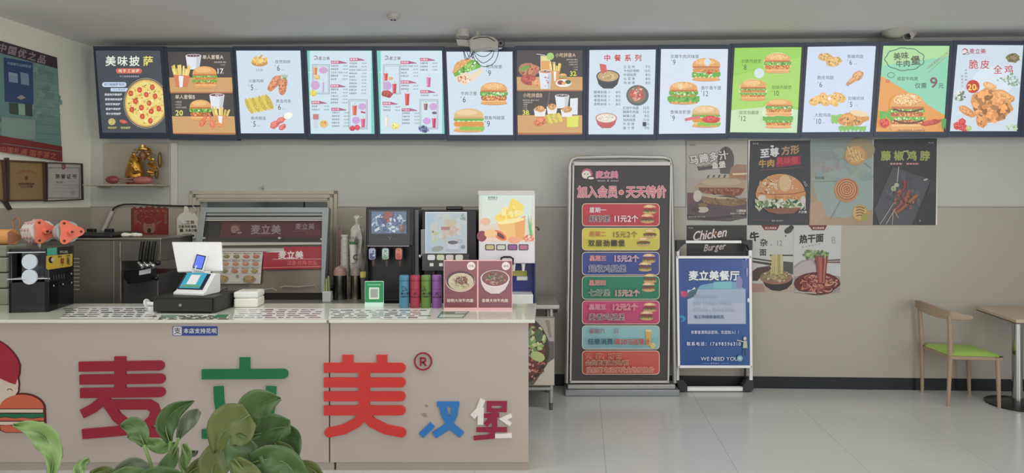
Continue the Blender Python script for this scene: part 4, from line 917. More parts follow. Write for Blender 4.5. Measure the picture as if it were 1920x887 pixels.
for q, t0_, t1_ in ((R4(380,390,618,400),-.03,.03), ([(379,405),(618,405),(618,400),(380,400)],-.03,.016), ([(379,412),(606,412),(606,407),(379,407)],-.03,.01), ([(366,470),(380,470),(389,400),(380,390)],-.02,.03), ([(604,549),(610,549),(619,391),(606,391)],-.03,.035), ([(371,549),(380,549),(384,400),(376,470)],-.03,.0)):
    slab(b, DP, q, t0_, t1_)
b.build('frame', alu, t, world=True, bevel=.002)
b = MB(); slab(b, DP, R4(384,412.5,606,414.5), -.01, .014); slab(b, DP, [(408,461),(605,459),(605,455),(408,455)], -.01, .02); slab(b, DP, [(408,472),(532,472),(532,466),(408,466)], -.01, .012); b.build('rail', alud, t, world=True, smooth=0)
a = Art(DP, 'p', -.016); a.crop(340,340,3.547); a.rect(160,255,955,412,(34,28,26)); a.poly([(270,262),(950,262),(950,398),(240,398)],(88,30,42)); a.rect(160,372,950,405,(52,40,40))
badge(a,355,315,4.2,(120,60,56),(150,112,110),(60,20,30)); a.text('麦立美',455,320,68,(150,126,136),.03); a.text('麦立美',752,300,44,(146,120,130),.02); a.line([(725,330),(945,325)],3,(130,80,80)); a.text('炸鸡汉堡',820,346,26,(130,60,60),.02)
a.build('inner_sign', t, GLOSSY())  # red sign's reflection in the dark glass, drawn as print behind the pane
b = MB(); slab(b, DP, R4(386,413,606,455), -.004, 0); b.build('glass_pane', M('cabinet_glass', (90,90,90), .06, alpha=.06, noise=0), t, world=True, smooth=0)
b = MB()
for x,y in ((525,447),(604,449),(384,447),(606,543)): b.add([], []); q = DP.hit(x,y); b.cyl(q, q+DP.n*.022, .012, .009, 10)
b.build('bolt', alud, t, world=True)
b = MB(); slab(b, DP, [(466,549),(604,549),(604,506),(466,506)], -.018, -.012); b.build('lower_panel', M('cabinet_panel', (134,126,116), .3, .5), t, world=True, smooth=0)
b = MB(); b.tube([DP.hit(526,539)+DP.n*.012, DP.hit(535,537)+DP.n*.012, DP.hit(560,538)+DP.n*.012, DP.hit(592,535)+DP.n*.012, DP.hit(598,543)+DP.n*.012], .004, 6); b.build('bent_trim', alud, t, world=True)  # pale wavy tubes shaped as highlights on the lower steel
b = MB(); b.tube([DP.hit(478,544)+DP.n*.012, DP.hit(500,543)+DP.n*.012, DP.hit(512,541)+DP.n*.012, DP.hit(520,545)+DP.n*.012], .004, 6); b.build('bent_trim', alud, t, world=True)
# red sign strip stuck on the lower glass
t = thing('red_sign_strip', 'red shop sign strip on the lower front of the warming cabinet', 'sign', DP.hit(548,506)+DP.n*.016)
b = MB(); slab(b, DP, [(493,506),(603,504),(604,463),(531,463),(535,472),(496,473)], .008, .014); b.build('board', M('strip_red_back', (150,40,50), .4), t, world=True, smooth=0)
a = Art(DP, 'p', .0146); a.crop(340,340,3.547); a.poly([(545,588),(935,582),(940,436),(680,438),(690,470),(552,474)],(162,34,46)); a.poly([(552,474),(680,462),(680,438),(692,475)],(206,200,190)); a.text('麦立美',648,492,56,(222,206,200),.04); a.line([(610,520),(935,517)],4,(206,150,140)); a.text('汉堡·炸鸡·饮品',708,544,32,(214,96,90),.03,sx=.95); a.line([(548,576),(932,568)],5,(210,120,110))
a.build('printed_face', t, GLOSSY())
# menu sheet of small food photographs
t = thing('picture_menu_sheet', 'white sheet of small food pictures hanging on the warming cabinet', 'menu sheet', DP.hit(445,531)+DP.n*.02)
b = MB(); slab(b, DP, [(398,532),(489,532),(494,473),(408,473)], .012, .014); b.build('sheet', M('sheet_pale', (196,190,178), .4), t, world=True, smooth=0)
a = Art(DP, 'p', .0142); a.crop(340,340,3.547); a.poly([(200,676),(525,682),(548,474),(236,474)],(198,192,180)); random.seed(9)
for r in range(4):
    for c in range(4):
        x = 290+c*66-r*3+(r-3)*-2; y = 498+r*48
        if r == 3 and c in (2,): a.text('微',372,634,20,(90,90,96),.02); continue
        if r == 3: crispy(a, (280,280,372,460)[c], 650, 42, 22, 0, (150,120,70), 14); continue
        crispy(a, x+10, y+4, 22, 12, 0, random.choice([(176,96,70),(150,130,70),(190,120,80),(120,110,60)]), 10); a.text('¥8',x-12,y-16,12,(110,60,60),.01); a.line([(x+2,y-16),(x+42,y-16)],3,(120,112,100))
    a.line([(238,520+r*48),(540,520+r*48)],1.6,(140,134,124)) if r < 3 else None
a.line([(375,478),(368,612)],1.6,(140,134,124)); a.line([(455,478),(450,612)],1.6,(150,144,134)); a.line([(212,670),(520,674)],2,(150,144,134))
a.build('printed_face', t, PAPER())
# ---------------- things between cabinet and dispenser
def onT(px, py): Y = F*(HC-TT)/(py-HZ); return XX(px, Y), Y
cupm = M('paper_cup_white', (196,192,184), .5); 
x, Y = onT(646, 552.2)
Y = 5.56; x = XX(646, Y)
t = thing('cup_stack', 'tall narrow stack of white cups behind the steel canisters', 'cup stack', (x, Y, TT))
hc_ = ZZ(438,Y)-TT
for k in range(10):
    b = MB(); z = hc_*(.0+k*.1); b.lathe([(.038-k*.001,z),(.043-k*.001,z+hc_*.09),(.0445-k*.001,z+hc_*.098),(.042-k*.001,z+hc_*.098)] if k < 9 else [(.026,z),(.028,z+hc_*.05),(.034,z+hc_*.055),(.034,z+hc_*.08)], seg=18); b.build('cup', cupm, t)
t = thing('wrapped_cup_stack', 'bagged white cup stack with green band left of the black dispenser', 'cup stack', (XX(670,5.5), 5.5, TT))
h2 = ZZ(405,5.5)-TT
b = MB(); random.seed(2); prof = [(.055,0),(.06,.1),(.054,.2),(.06,.3),(.056,.38),(.062,.46),(.058,.53),(.05,.57),(.034,.6),(.014,.62),(.024,.66),(.034,h2-.015),(.02,h2)]
n0 = len(b.v); b.lathe(prof, seg=16); b.v = [Vector((p.x*(1+random.uniform(-.22,.22)), p.y*(1+random.uniform(-.22,.22)), p.z+(random.uniform(-.012,.012) if p.z > .05 else 0))) for p in b.v]; b.build('plastic_bag', M('bag_pale', (176,174,164), .25, noise=.2, nscale=25), t)
b = MB(); b.cyl((-.018,-.062,.30),(-.018,-.062,.46),.028,.034,16); b.build('front_cup', cupm, t)
b = MB(); b.cyl((-.018,-.062,.455),(-.018,-.062,.475),.036,.036,16); b.build('green_band', M('band_green', (50,110,70), .4), t)
a = Art(PY(5.5-.075), 'p', .03); a.text('C',668,482,12,(50,50,46),.04,anchor='c'); a.rrect(666,448,674,456,1,(80,80,76)); a.text('麦立美',664,446,5,(90,90,86),.02,anchor='c'); a.build('print', t, PAPER())
for i, (px, py, r, lid, lab) in enumerate(((638,553,.056,(146,112,100),'dark steel canister with orange lid on the steel table, left one'), (667.5,553,.045,(130,122,114),'slim steel canister right of the orange lidded one'))):
    Y = 5.36; h = ZZ(516,Y)-TT
    t = thing('steel_canister', lab, 'canister', (XX(px,Y), Y, TT), 0, 'steel canisters on the work table')
    b = MB(); b.lathe([(r*1.06,0),(r*1.06,.008),(r,.012),(r,h)], seg=22); b.build('body', M('canister_steel%d' % i, (110,108,106) if i == 0 else (140,130,116), .25, 1), t)
    b = MB(); b.lathe([(r*.98,h),(r*.98,h+.03),(r*.8,h+.06),(r*.3,h+.075),(.001,h+.076)], seg=22); b.build('lid', M('canister_lid%d' % i, lid, .3), t)
t = thing('straw_holder', 'straws in a pale holder beside the warming cabinet', 'straw holder', (XX(614,5.22), 5.22, TT))
b = MB(); b.box(-.035,.035,-.03,.03,0,.085); b.build('box', M('holder_pale', (170,176,168), .3), t, bevel=.006)
sc = [M('straw_yellow',(170,150,50),.4), M('straw_green',(80,110,60),.4), M('straw_white',(190,190,180),.4)]
for k in range(8):
    b = MB(); x = -.025+k*.007; b.cyl((x, random.uniform(-.02,.02), .02), (x+random.uniform(-.01,.01), random.uniform(-.02,.02), .2+random.uniform(-.02,.02)), .0035, seg=8); b.build('straw', sc[k % 3], t)
t = thing('straw_bundle', 'tall bundle of wrapped straws leaning against the wall beside the cabinet', 'straws', (XX(632,5.66)+.01, 5.66, TT))
for k in range(6):
    b = MB(); x = -.02+k*.009; b.cyl((x, 0, 0), (x-.01, .08, .60-.02*(k % 3)), .005, seg=8); b.build('straw', M('straw_wrap_%d' % (k % 2), ((150,140,136),(150,110,116))[k % 2], .4), t)
t = thing('yellow_cup', 'small yellow cup half hidden at the left of the black dispenser', 'cup', (XX(682,5.3), 5.3, TT))
b = MB(); b.lathe([(.02,0),(.026,.17),(.03,.2)], seg=16); b.build('cup_body', M('smoke_grey', (90,86,80), .3), t); b = MB(); b.lathe([(.03,.19),(.03,.235),(.0,.237)], seg=16); b.build('yellow_top', M('cup_yellow', (186,180,90), .4), t)
# ---------------- three drink dispensers
Yd = 5.1; dpl = PY(Yd)
bd = M('dispenser_black', (24,22,27), .35); bd2 = M('dispenser_dark', (17,17,21), .25)
t = thing('cola_dispenser', 'black cola dispenser with a blue splash picture and three taps', 'drink dispenser', (XX(730,Yd), Yd, TT))
b = MB(); b.box(XX(686,Yd), XX(776,Yd), Yd+.09, Yd+.45, TT+.01, ZZ(389,Yd)); b.box(XX(686,Yd), XX(776,Yd), Yd, Yd+.1, ZZ(462,Yd), ZZ(389,Yd)); b.box(XX(686,Yd), XX(690,Yd), Yd, Yd+.1, TT+.01, ZZ(460,Yd)); b.box(XX(772,Yd), XX(776,Yd), Yd, Yd+.1, TT+.01, ZZ(460,Yd)); b.build('body', bd, t, world=True, bevel=.008)
b = MB(); b.box(XX(684,Yd), XX(778,Yd), Yd-.03, Yd+.2, TT, TT+.04); b.build('drip_tray', bd2, t, world=True, bevel=.004)
b = MB(); b.box(XX(776,Yd), XX(783,Yd), Yd+.05, Yd+.4, TT+.02, ZZ(394,Yd)); b.build('side_panel', M('dispenser_grey', (96,92,96), .4), t, world=True, smooth=0)
a = Art(dpl, 'p', .001); a.crop(600,350,3.697); random.seed(12); a.rect(340,160,622,402,(20,20,28)); a.rect(355,172,598,324,(96,116,150)); a.specks(476,248,112,64,[(60,80,130),(150,176,206),(196,210,226),(80,104,150),(180,196,214)],120,13); a.specks(470,210,30,32,[(176,96,80),(140,80,70)],14,10); a.specks(570,285,26,30,[(150,100,84),(120,80,70)],14,9); a.ell(476,195,30,24,(150,84,70)); a.specks(470,290,90,26,[(206,214,220),(90,120,160)],30,12)
a.frame(350,167,603,328,3,(60,70,80)); a.text('Y',488,360,40,(96,104,104),anchor='c'); a.line([(395,362),(470,362)],3,(66,80,72)); a.line([(505,362),(570,362)],3,(66,80,72)); a.rect(330,405,620,416,(96,92,96)); a.build('front_picture', t, GLOSSY())
for i, (x, c1_, c2_) in enumerate(((370,(150,160,190),(56,60,110)), (461,(176,196,190),(110,150,120)), (553,(206,110,80),(196,60,56)))):
    px = 600+x/3.697
    b = MB(); slab(b, dpl, RR(px-7,464,px+7,487,4), 0, .045); b.build('tap', M('tap_dark', (44,44,50), .3), t, world=True, bevel=.003)
    a = Art(dpl, 'p', .0455); a.rrect(px-6,465,px+6,485.5,3.5,c1_); a.rrect(px-5,474,px+5,485,3,c2_); a.specks(px,475,4,7,[c1_,c2_,(206,206,206)],10,2); a.build('tap_label', t, GLOSSY())
    b = MB(); q = W(px,487,Yd-.025); b.cyl(q, q+Vector((0,0,-.05)), .014, .01, 10); b.build('nozzle', M('nozzle_brown', (80,66,60), .4), t, world=True)
t = thing('hot_drink_dispenser', 'dark drink dispenser with pale cup poster and row of buttons', 'drink dispenser', (XX(843,Yd), Yd, TT))
b = MB(); b.box(XX(791,Yd), XX(893,Yd), Yd+.1, Yd+.5, TT, ZZ(394,Yd)); b.box(XX(791,Yd), XX(893,Yd), Yd, Yd+.12, ZZ(506,Yd), ZZ(394,Yd)); b.box(XX(791,Yd), XX(893,Yd), Yd-.03, Yd+.12, TT, TT+.05); b.build('body', bd, t, world=True, bevel=.006)
b = MB(); b.box(XX(834,Yd), XX(864,Yd), Yd+.1, Yd+.3, ZZ(394,Yd), ZZ(387,Yd)); b.build('top_lid', bd2, t, world=True, bevel=.008)
b = MB(); slab(b, dpl, R4(789.5,430,798,480), 0, .006); b.build('side_strip', M('strip_grey', (110,110,114), .3), t, world=True, smooth=0)
b = MB(); slab(b, dpl, R4(797.5,397.5,875.5,475), 0, .008); b.build('poster_frame', M('frame_pale', (196,200,200), .3), t, world=True, smooth=0)
a = Art(dpl, 'e', .0086, gain=.8); a.crop(600,350,3.697); random.seed(4); a.rect(736,182,1014,457,(184,198,206)); a.poly([(736,182),(800,182),(760,457),(736,457)],(176,196,214)); a.specks(880,270,120,80,[(196,206,200),(190,200,210),(206,206,196)],40,26); a.ell(905,250,44,26,(200,190,160)); a.ell(900,300,56,40,(206,190,176)); a.specks(900,330,60,80,[(206,180,150),(196,200,180),(210,170,160)],30,14); a.rect(840,278,900,300,(176,120,120)); a.specks(800,350,26,40,[(190,196,140),(200,206,190)],16,11); a.ell(784,312,7,8,(120,130,120)); a.specks(990,210,24,20,[(140,160,150)],8,9)
a.ell(815,430,42,20,(150,160,150),-10); a.poly([(880,390),(968,390),(960,425),(940,440),(905,440),(888,420)],(206,206,214)); a.ell(922,385,46,18,(200,202,210)); a.ell(922,386,36,13,(96,92,100)); a.ring(970,378,16,12,4,(150,146,150)); a.ell(992,418,16,14,(140,140,140)); a.ell(920,442,50,10,(176,180,190))
a.build('lit_poster', t, print_mat('soft_backlit', True, .3))
b = MB(); slab(b, dpl, R4(792,476,880,507), 0, .012); b.build('button_panel', M('panel_charcoal', (58,58,58), .3), t, world=True, smooth=0)
for x, c_ in ((773,(196,196,196)), (837,(180,190,160)), (900,(190,176,176)), (966,(186,190,176))):
    px = 600+x/3.697; b = MB(); slab(b, dpl, RR(px-7,477.5,px+7,487.5,3), .012, .017); b.build('drink_button', M('button_%d' % x, c_, .35), t, world=True, smooth=0)
for x in (775, 840, 905):
    px = 600+x/3.697; b = MB(); slab(b, dpl, R4(px-3.5,493,px+3.5,499), .012, .016); b.build('white_key', M('key_white', (222,222,220), .4), t, world=True, smooth=0)
b = MB(); b.add([], []); q = W(787,481,Yd-.02); b.ball(q, .012, .012, .018); b.cyl(q, q+Vector((0.02,.05,0)), .005, seg=8); b.build('side_knob', chrome, t, world=True)
for px in (812, 843, 870):
    b = MB(); q = W(px,508,Yd+.04); b.cyl(q, q+Vector((0,0,-.045)), .012, .009, 10); b.build('nozzle', M('nozzle_brown',(80,66,60)), t, world=True)
Yj = 5.08; jpl = PY(Yj); jw = M('juice_white', (196,192,196), .35); jb = M('juice_navy', (34,40,96), .35)
t = thing('juice_dispenser', 'white and navy juice dispenser with a lit orange juice picture', 'drink dispenser', (XX(949,Yj), Yj, TT))
b = MB(); b.box(XX(897.5,Yj), XX(1003,Yj), Yj, Yj+.42, ZZ(494,Yj), ZZ(359,Yj)); b.build('head', jw, t, world=True, bevel=.006)
b = MB(); b.box(XX(897.5,Yj), XX(1004,Yj), Yj+.1, Yj+.42, TT, ZZ(494,Yj)); b.box(XX(1001,Yj), XX(1004,Yj), Yj, Yj+.1, TT, ZZ(494,Yj)); b.build('body', jb, t, world=True, bevel=.003)
b = MB(); b.box(XX(900,Yj), XX(999,Yj), Yj-.08, Yj+.12, TT, ZZ(550,Yj)); b.build('drip_tray', M('tray_white', (196,198,192), .3), t, world=True, bevel=.006)
a = Art(jpl, 'e', .001, gain=.95); a.crop(660,350,3.285); random.seed(21)
a.poly([(783,50),(1120,46),(1127,336),(783,336)],None,[(196,222,206),(206,220,216),(236,206,176),(236,196,176)])
a.poly([(800,60),(1110,55),(1100,200),(800,240)],(214,226,214)); a.poly([(960,130),(985,72),(1010,80),(1060,120),(1050,165),(1010,200),(940,225),(885,210),(880,180),(930,160)],(244,214,90)); a.specks(975,165,70,45,[(250,226,120),(240,200,70),(248,232,160)],30,14)
a.poly([(885,210),(900,225),(1000,215),(1068,175),(1062,330),(940,330)],(240,190,110)); a.poly([(1000,215),(1068,175),(1062,330),(1010,330)],(232,160,90)); a.ell(980,212,84,14,(250,230,160),-10)
a.ell(822,215,32,24,(232,176,150)); a.ell(800,305,30,34,(130,50,70)); a.ell(910,300,48,24,(226,110,60),35); a.ell(915,302,30,12,(96,50,40),35); a.ell(855,290,40,26,(240,190,130)); a.ell(1000,328,40,22,(236,160,120)); a.specks(1090,315,34,22,[(226,110,80),(236,150,110),(206,90,70)],30,7)
for i in range(7): a.line([(1105+random.uniform(-12,12),300),(1108+random.uniform(-34,14),240-random.uniform(0,75))],8,random.choice([(96,190,120),(70,160,90),(130,206,150)]),2)
a.text('鲜榨果汁',838,68,15,(60,110,80),.03); a.text('FRESH JUICE',838,80,9,(70,110,90),.01)
a.build('lit_picture', t, print_mat('backlit_print', True))
b = MB(); slab(b, jpl, R4(896.5,357.5,1001.5,365.5), 0, .012); b.build('top_trim', M('juice_trim', (176,172,170), .35), t, world=True, bevel=.002)
for x, c_ in ((850,(176,166,120)), (919,(176,180,170)), (989,(130,86,130)), (1057,(160,100,126))):
    px, py = 660+x/3.285, 350+373/3.285; b = MB(); slab(b, jpl, RR(px-9,py-5.5,px+9,py+5.5,2), 0, .004); b.build('button_frame', M('button_dark', (76,62,66), .4), t, world=True, smooth=0)
    b = MB(); slab(b, jpl, RR(px-7.3,py-4,px+7.3,py+4,1.5), .004, .006); b.build('drink_button', M('jbutton_%d' % x, c_, .4), t, world=True, smooth=0)
b = MB(); b.tube([W(939,490,Yj-.01), W(940,484,Yj-.04), W(945,482,Yj-.045), W(957,482,Yj-.045), W(962,485,Yj-.04), W(961,496,Yj-.01)], .008, 8); b.build('handle', bd2, t, world=True)
for px in (963, 981):
    b = MB(); q = W(px,494,Yj+.03); b.cyl(q, q+Vector((0,0,-.06)), .018, .01, 12); b.build('nozzle', M('nozzle_white', (206,206,200), .3), t, world=True)
b = MB(); slab(b, PY(Yj+.1), R4(955,507,988,517), 0, .01); b.build('splash_plate', M('olive_plate', (150,146,70), .4), t, world=True, smooth=0)
b = MB(); slab(b, PY(Yj+.1), R4(969,518,989,525.5), 0, .003); b.build('white_label', M('label_white',(206,200,206),.4), t, world=True, smooth=0)
b = MB(); q = W(1004,426,Yj+.1); b.cyl(q, q+Vector((.02,0,0)), .005, seg=8); b.ball(q+Vector((.024,0,-.016)), .011); b.build('side_knob', M('knob_maroon', (70,34,36), .4), t, world=True)
# ---------------- soft-serve machine at the left
Yi = 4.95
t = thing('ice_cream_machine', 'stainless soft serve ice cream machine with black taps facing right', 'ice cream machine', (XX(180,Yi), Yi+.25, 0))
x0, x1, x2 = XX(60,Yi), XX(227,Yi), XX(301,Yi); zt = ZZ(450,Yi)
sm = M('machine_steel', (128,125,115), .35, .6, noise=.12, nscale=8); sm2 = M('machine_steel_dark', (98,95,94), .35, .5)
b = MB(); b.box(x0, x1, Yi, Yi+.5, .06, zt); b.build('cabinet', sm, t, world=True, bevel=.006)
b = MB(); b.box(x1+.002, x2-.03, Yi+.02, Yi+.48, .06, ZZ(515,Yi)); b.build('front_panel', sm2, t, world=True, bevel=.006)
b = MB(); b.box(x1+.002, x2, Yi, Yi+.5, ZZ(490,Yi), zt+.002); b.build('head', sm, t, world=True, bevel=.004)
b = MB(); b.box(x0-.01, x2+.01, Yi-.01, Yi+.51, zt, zt+.015); b.build('top_plate', M('plate_steel', (160,158,150), .3, .8), t, world=True, bevel=.003)
b = MB(); b.box(XX(128,Yi), XX(207,Yi), Yi+.02, Yi+.42, zt+.015, zt+.055); b.build('hopper_lid', blk2, t, world=True, bevel=.02, seg=3)
for px in (172, 205):
    b = MB(); q = W(px,440,Yi+.2); b.box(q.x-.03, q.x+.03, q.y-.02, q.y+.02, zt+.05, zt+.08); b.build('lid_knob', blk2, t, world=True, bevel=.005)
b = MB(); q = PY(Yi)
slab(b, q, [(240,505),(284,500),(294,492),(292,524),(248,531),(240,520)], 0, .06); b.build('tap_block', blk2, t, world=True, bevel=.004)
a = Art(PY(Yi-.06), 'p', .001); a.poly([(261,508),(283,503),(283,512),(261,516)],(196,196,200)); a.build('tap_label', t, PAPER())
for px in (262, 273, 284):
    b = MB(); b.tube([W(px+1,490,Yi-.03), W(px+3,470,Yi-.045), W(px+6,452,Yi-.045)], .014, 8); b.build('tap_handle', blk2, t, world=True)
    b = MB(); q = W(px-1,493,Yi-.06); b.cyl(q, q+Vector((.03,-.02,-.02)), .015, seg=12); b.cyl(q+Vector((.028,-.02,-.02)), q+Vector((.04,-.025,-.03)), .02, .016, 12); b.build('tap_valve', chrome, t, world=True)
b = MB(); q = W(296,493,Yi-.03); b.ball(q, .02); q = W(293,522,Yi-.03); b.ball(q, .018); b.build('side_screw', blk2, t, world=True)
b = MB(); slab(b, PY(Yi), R4(225,455,227.5,483), 0, .004); slab(b, PY(Yi), R4(213,452,214,575), 0, .002); b.build('edge_trim', M('trim_bright', (176,174,166), .3, .5), t, world=True, smooth=0)
vents = MB()
for k in range(9): slab(vents, PY(Yi), R4(137,484+k*7.2,149,486+k*7.2), 0, .003)
vents.build('vent_slats', M('vent_brown', (140,128,116), .4), t, world=True, smooth=0)
for x in (x0+.05, x1-.05, x2-.08):
    for y in (Yi+.06, Yi+.44):
        b = MB(); b.cyl((x,y,0),(x,y,.06),.022,seg=12); b.build('caster', blk, t, world=True)
t = thing('folded_cloth', 'crumpled white cloth on top of the ice cream machine', 'cloth', W(240,447,Yi+.12))
b = MB(); random.seed(8)
for k in range(9):
    q = W(235+k*3.6, 444+k*.35, Yi+.12); b.ball(Vector((q.x, q.y+random.uniform(-.02,.02), zt+.034)), .022, .03, .013+random.uniform(0,.005), 8, 5)
b.build('cloth_folds', M('cloth_white', (196,190,180), .8), t, world=True)
# wall behind: small clutter box beside the drawer
t = thing('small_parcel', 'small printed paper packet behind the cash drawer, beside the ice cream machine', 'packet', (XX(316,5.25), 5.25, TT))
b = MB(); b.box(-.06,.06,0,.12,0,.13); b.build('packet_body', M('packet_grey', (120,106,94), .5, noise=.35, nscale=30), t, bevel=.008)
b = MB(); b.box(-.05,.05,-.01,.1,.13,.17); b.build('packet_top', M('packet_brown', (90,72,58), .5, noise=.3, nscale=30), t, bevel=.008)
# ---------------- posters on the back wall
WP = BACK.off(.013)
def poster(label, q, draw, name='wall_poster', group='posters taped to the back wall', pl=None, mat=None, th=.0015):
    p_ = pl or WP; c = p_.hit(sum(x for x, y in q)/4, max(y for x, y in q))
    t = thing(name, label, 'poster', c, 0, group); b = MB(); slab(b, p_, q, 0, th); b.build('sheet', M('poster_paper', (190,186,178), .4), t, world=True, smooth=0)
    a = Art(p_, 'p', th+.0004, 3e-5); draw(a); a.build('printed_face', t, mat or PAPER())
    return t
random.seed(31)
def p1(a):
    a.crop(1270,255,5.069); a.poly([(88,45),(665,42),(665,848),(92,848)],None,[(166,160,152),(168,162,154),(166,168,160),(150,150,142)])
    a.poly([(90,400),(660,400),(660,720),(92,700)],(158,150,142)); a.poly([(92,600),(500,560),(660,620),(660,780),(500,812),(92,800)],(88,74,78)); a.poly([(92,540),(160,540),(150,640),(92,640)],(110,76,84)); a.poly([(92,800),(500,812),(660,782),(660,848),(92,848)],(160,164,154))
    a.poly([(90,745),(300,772),(660,740),(660,760),(300,800),(90,770)],(66,56,58))
    a.ell(460,230,80,130,(86,84,84)); a.poly([(400,330),(520,330),(500,362),(410,358)],(86,84,84)); a.poly([(185,290),(460,240),(465,300),(200,330)],(84,80,80))
    a.poly([(510,300),(560,268),(660,275),(660,420),(480,420)],(150,120,100)); a.poly([(500,345),(660,330),(660,400),(500,400)],(160,110,80)); a.poly([(520,355),(660,350),(660,366),(530,372)],(206,190,150))
    for i in range(9): a.poly([(262+i*26,375-i),(282+i*26,372-i),(270+i*26,400),(250+i*26,402)],(90,84,78) if i % 2 else (170,160,144))
    a.poly([(150,500),(230,420),(340,395),(560,400),(640,440),(650,500),(620,510),(210,500)],(164,140,112)); a.ell(420,440,190,34,(176,154,126))
    a.poly([(205,490),(560,490),(640,500),(600,560),(540,580),(430,560),(250,545),(205,520)],(124,74,54)); a.specks(420,525,180,30,[(150,90,64),(100,60,46),(166,110,76)],60,12); a.poly([(230,548),(400,575),(560,592),(540,606),(380,598),(230,570)],(176,156,120)); a.poly([(212,570),(400,600),(660,590),(640,650),(520,670),(280,640),(215,600)],(130,100,72)); a.specks(440,625,190,26,[(150,116,84),(110,84,62)],30,14)
    a.ell(190,570,40,56,(186,180,168),10); a.ell(240,700,56,30,(176,170,156)); a.ell(240,655,44,22,(120,100,60)); a.ell(170,700,40,22,(76,64,62)); a.text('马蹄多汁',112,236,92,(206,200,194),.045,rot=-9,sp=2,outline=(58,54,54),ow=.05)
    a.text('鱼堡',322,284,68,(206,200,194),.05,rot=-6,outline=(58,54,54),ow=.05); a.text('FISH BURGER',200,290,22,(190,186,180),.02,rot=-8); a.line([(462,110),(462,230)],8,(90,86,84))
    a.text('口感鲜美',560,712,28,(206,200,196),.03,sx=.8); a.text('鲜嫩多汁 外酥内嫩',500,738,18,(196,190,186),.02,sx=.9); a.text('图片仅供参考',520,762,14,(150,144,140)); a.text('麦立美汉堡·马蹄多汁鱼堡',105,768,14,(190,186,180),.01); a.text('麦立美',115,88,18,(120,116,112),.02)
poster('pale grey wall poster of a fish burger, far left of the upper four', R4(1287.5,264,1401,422), p1)
def p2(a):
    a.crop(1270,255,5.069); a.poly([(690,45),(1265,40),(1255,848),(665,848)],(54,56,62)); a.rect(695,795,880,799,(120,60,64)); a.rect(1100,802,1250,806,(100,60,64))
    a.text('至尊',785,170,92,(206,206,206),.045,rot=-6,slant=.08); a.text('方形',985,145,88,(176,136,96),.045,rot=-6,slant=.08); a.poly([(945,200),(1170,190),(1172,270),(940,300)],(150,40,54)); a.text('牛肉',770,268,78,(186,136,76),.045,rot=-4,slant=.08); a.text('风味堡',935,245,72,(196,66,76),.04,rot=-4,slant=.08); a.poly([(780,322),(1190,295),(1190,299),(790,328)],(120,86,60))
    a.ell(900,98,16,10,(206,206,200)); a.text('麦立美',715,72,18,(170,170,170),.02)
    pts = [(745,560)]+[(980+math.cos(math.radians(t))*235,560+math.sin(math.radians(t))*200) for t in range(180,361,10)]+[(1215,590)]
    a.poly(pts,(196,134,84)); a.specks(860,480,100,90,[(206,190,160),(190,150,100),(176,170,160),(150,90,50)],50,14); a.ell(1020,450,60,80,(206,170,126)); a.poly([(740,545),(980,552),(1218,530),(1216,596),(1100,625),(900,615),(750,590)],(200,132,84)); a.line([(760,545),(900,556),(1100,552),(1210,525)],8,(150,84,56)); a.specks(980,590,210,24,[(214,150,96),(176,110,66)],40,12)
    for i in range(26): a.ell(random.uniform(830,1140),random.uniform(400,510),5,8,(216,196,160),random.uniform(0,180),8)
    wavy(a,735,1215,640,70,(176,176,150),12); a.specks(970,650,230,42,[(80,110,60),(190,196,170),(50,80,44),(206,206,190),(110,136,80)],90,20); a.poly([(820,690),(1180,680),(1100,735),(960,745),(860,722)],(130,84,64))
    a.ell(800,590,40,30,(196,190,170)); a.ell(1190,610,26,40,(196,186,180)); a.text('大口',1196,430,28,(190,186,176),.02,rot=60); a.text('3',1205,680,50,(186,180,176),.02,anchor='c'); a.text('大份量',1145,722,27,(196,190,190),.03); a.text('美味 尽在其中',890,806,18,(170,166,160),.02)
poster('dark wall poster of a big seeded square beef burger, second of the upper four', R4(1403,262.5,1518,422), p2)
def p3(a):
    a.crop(1510,255,5.069); a.poly([(50,35),(640,30),(640,848),(45,848)],None,[(122,140,142),(126,136,124),(160,134,110),(168,142,116)]); a.poly([(60,400),(640,200),(640,700),(400,780),(160,760)],(140,156,150)); a.specks(350,350,260,260,[(134,152,150),(140,150,138),(128,146,148)],30,50); a.poly([(45,640),(150,620),(200,760),(45,848)],(176,142,116)); a.ell(520,130,140,110,(150,140,104))
    a.rect(80,135,290,140,(150,150,160)); a.text('经典美味',85,190,62,(136,142,152),.01); a.text('棒棒鸡',90,300,84,(156,144,152),.02); a.text('棒棒糖',90,400,30,(110,112,112),.01); a.line([(70,435),(300,430)],5,(120,116,110))
    for x,y,rx,ry,c in ((478,185,105,95,(186,140,84)),(388,515,116,116,(184,126,84)),(520,735,78,82,(176,140,80))):
        a.ell(x,y,rx,ry,c,n=30,jit=.03); a.ell(x-6,y-8,rx*.85,ry*.85,tuple(v+16 for v in c),n=24,jit=.03)
    for r in (98,76,54,32,14): a.ring(392,508,r,r,8,(150,72,54),30)
    for i in range(4): a.line([(400+i*34,100+i*14),(430+i*34,190+i*10),(455+i*34,240-i*4)],11,(222,186,120)); a.line([(480,680+i*26),(520,672+i*26),(560,690+i*26)],10,(120,80,50))
    a.line([(335,615),(240,785)],9,(130,134,136)); a.line([(560,258),(625,310)],6,(110,120,120)); a.specks(478,185,80,70,[(206,166,104),(166,116,66)],24,8); a.ell(560,770,26,40,(150,150,70),30)
poster('pale blue wall poster of three round fried patties on sticks', R4(1519.5,261.5,1637,422), p3)
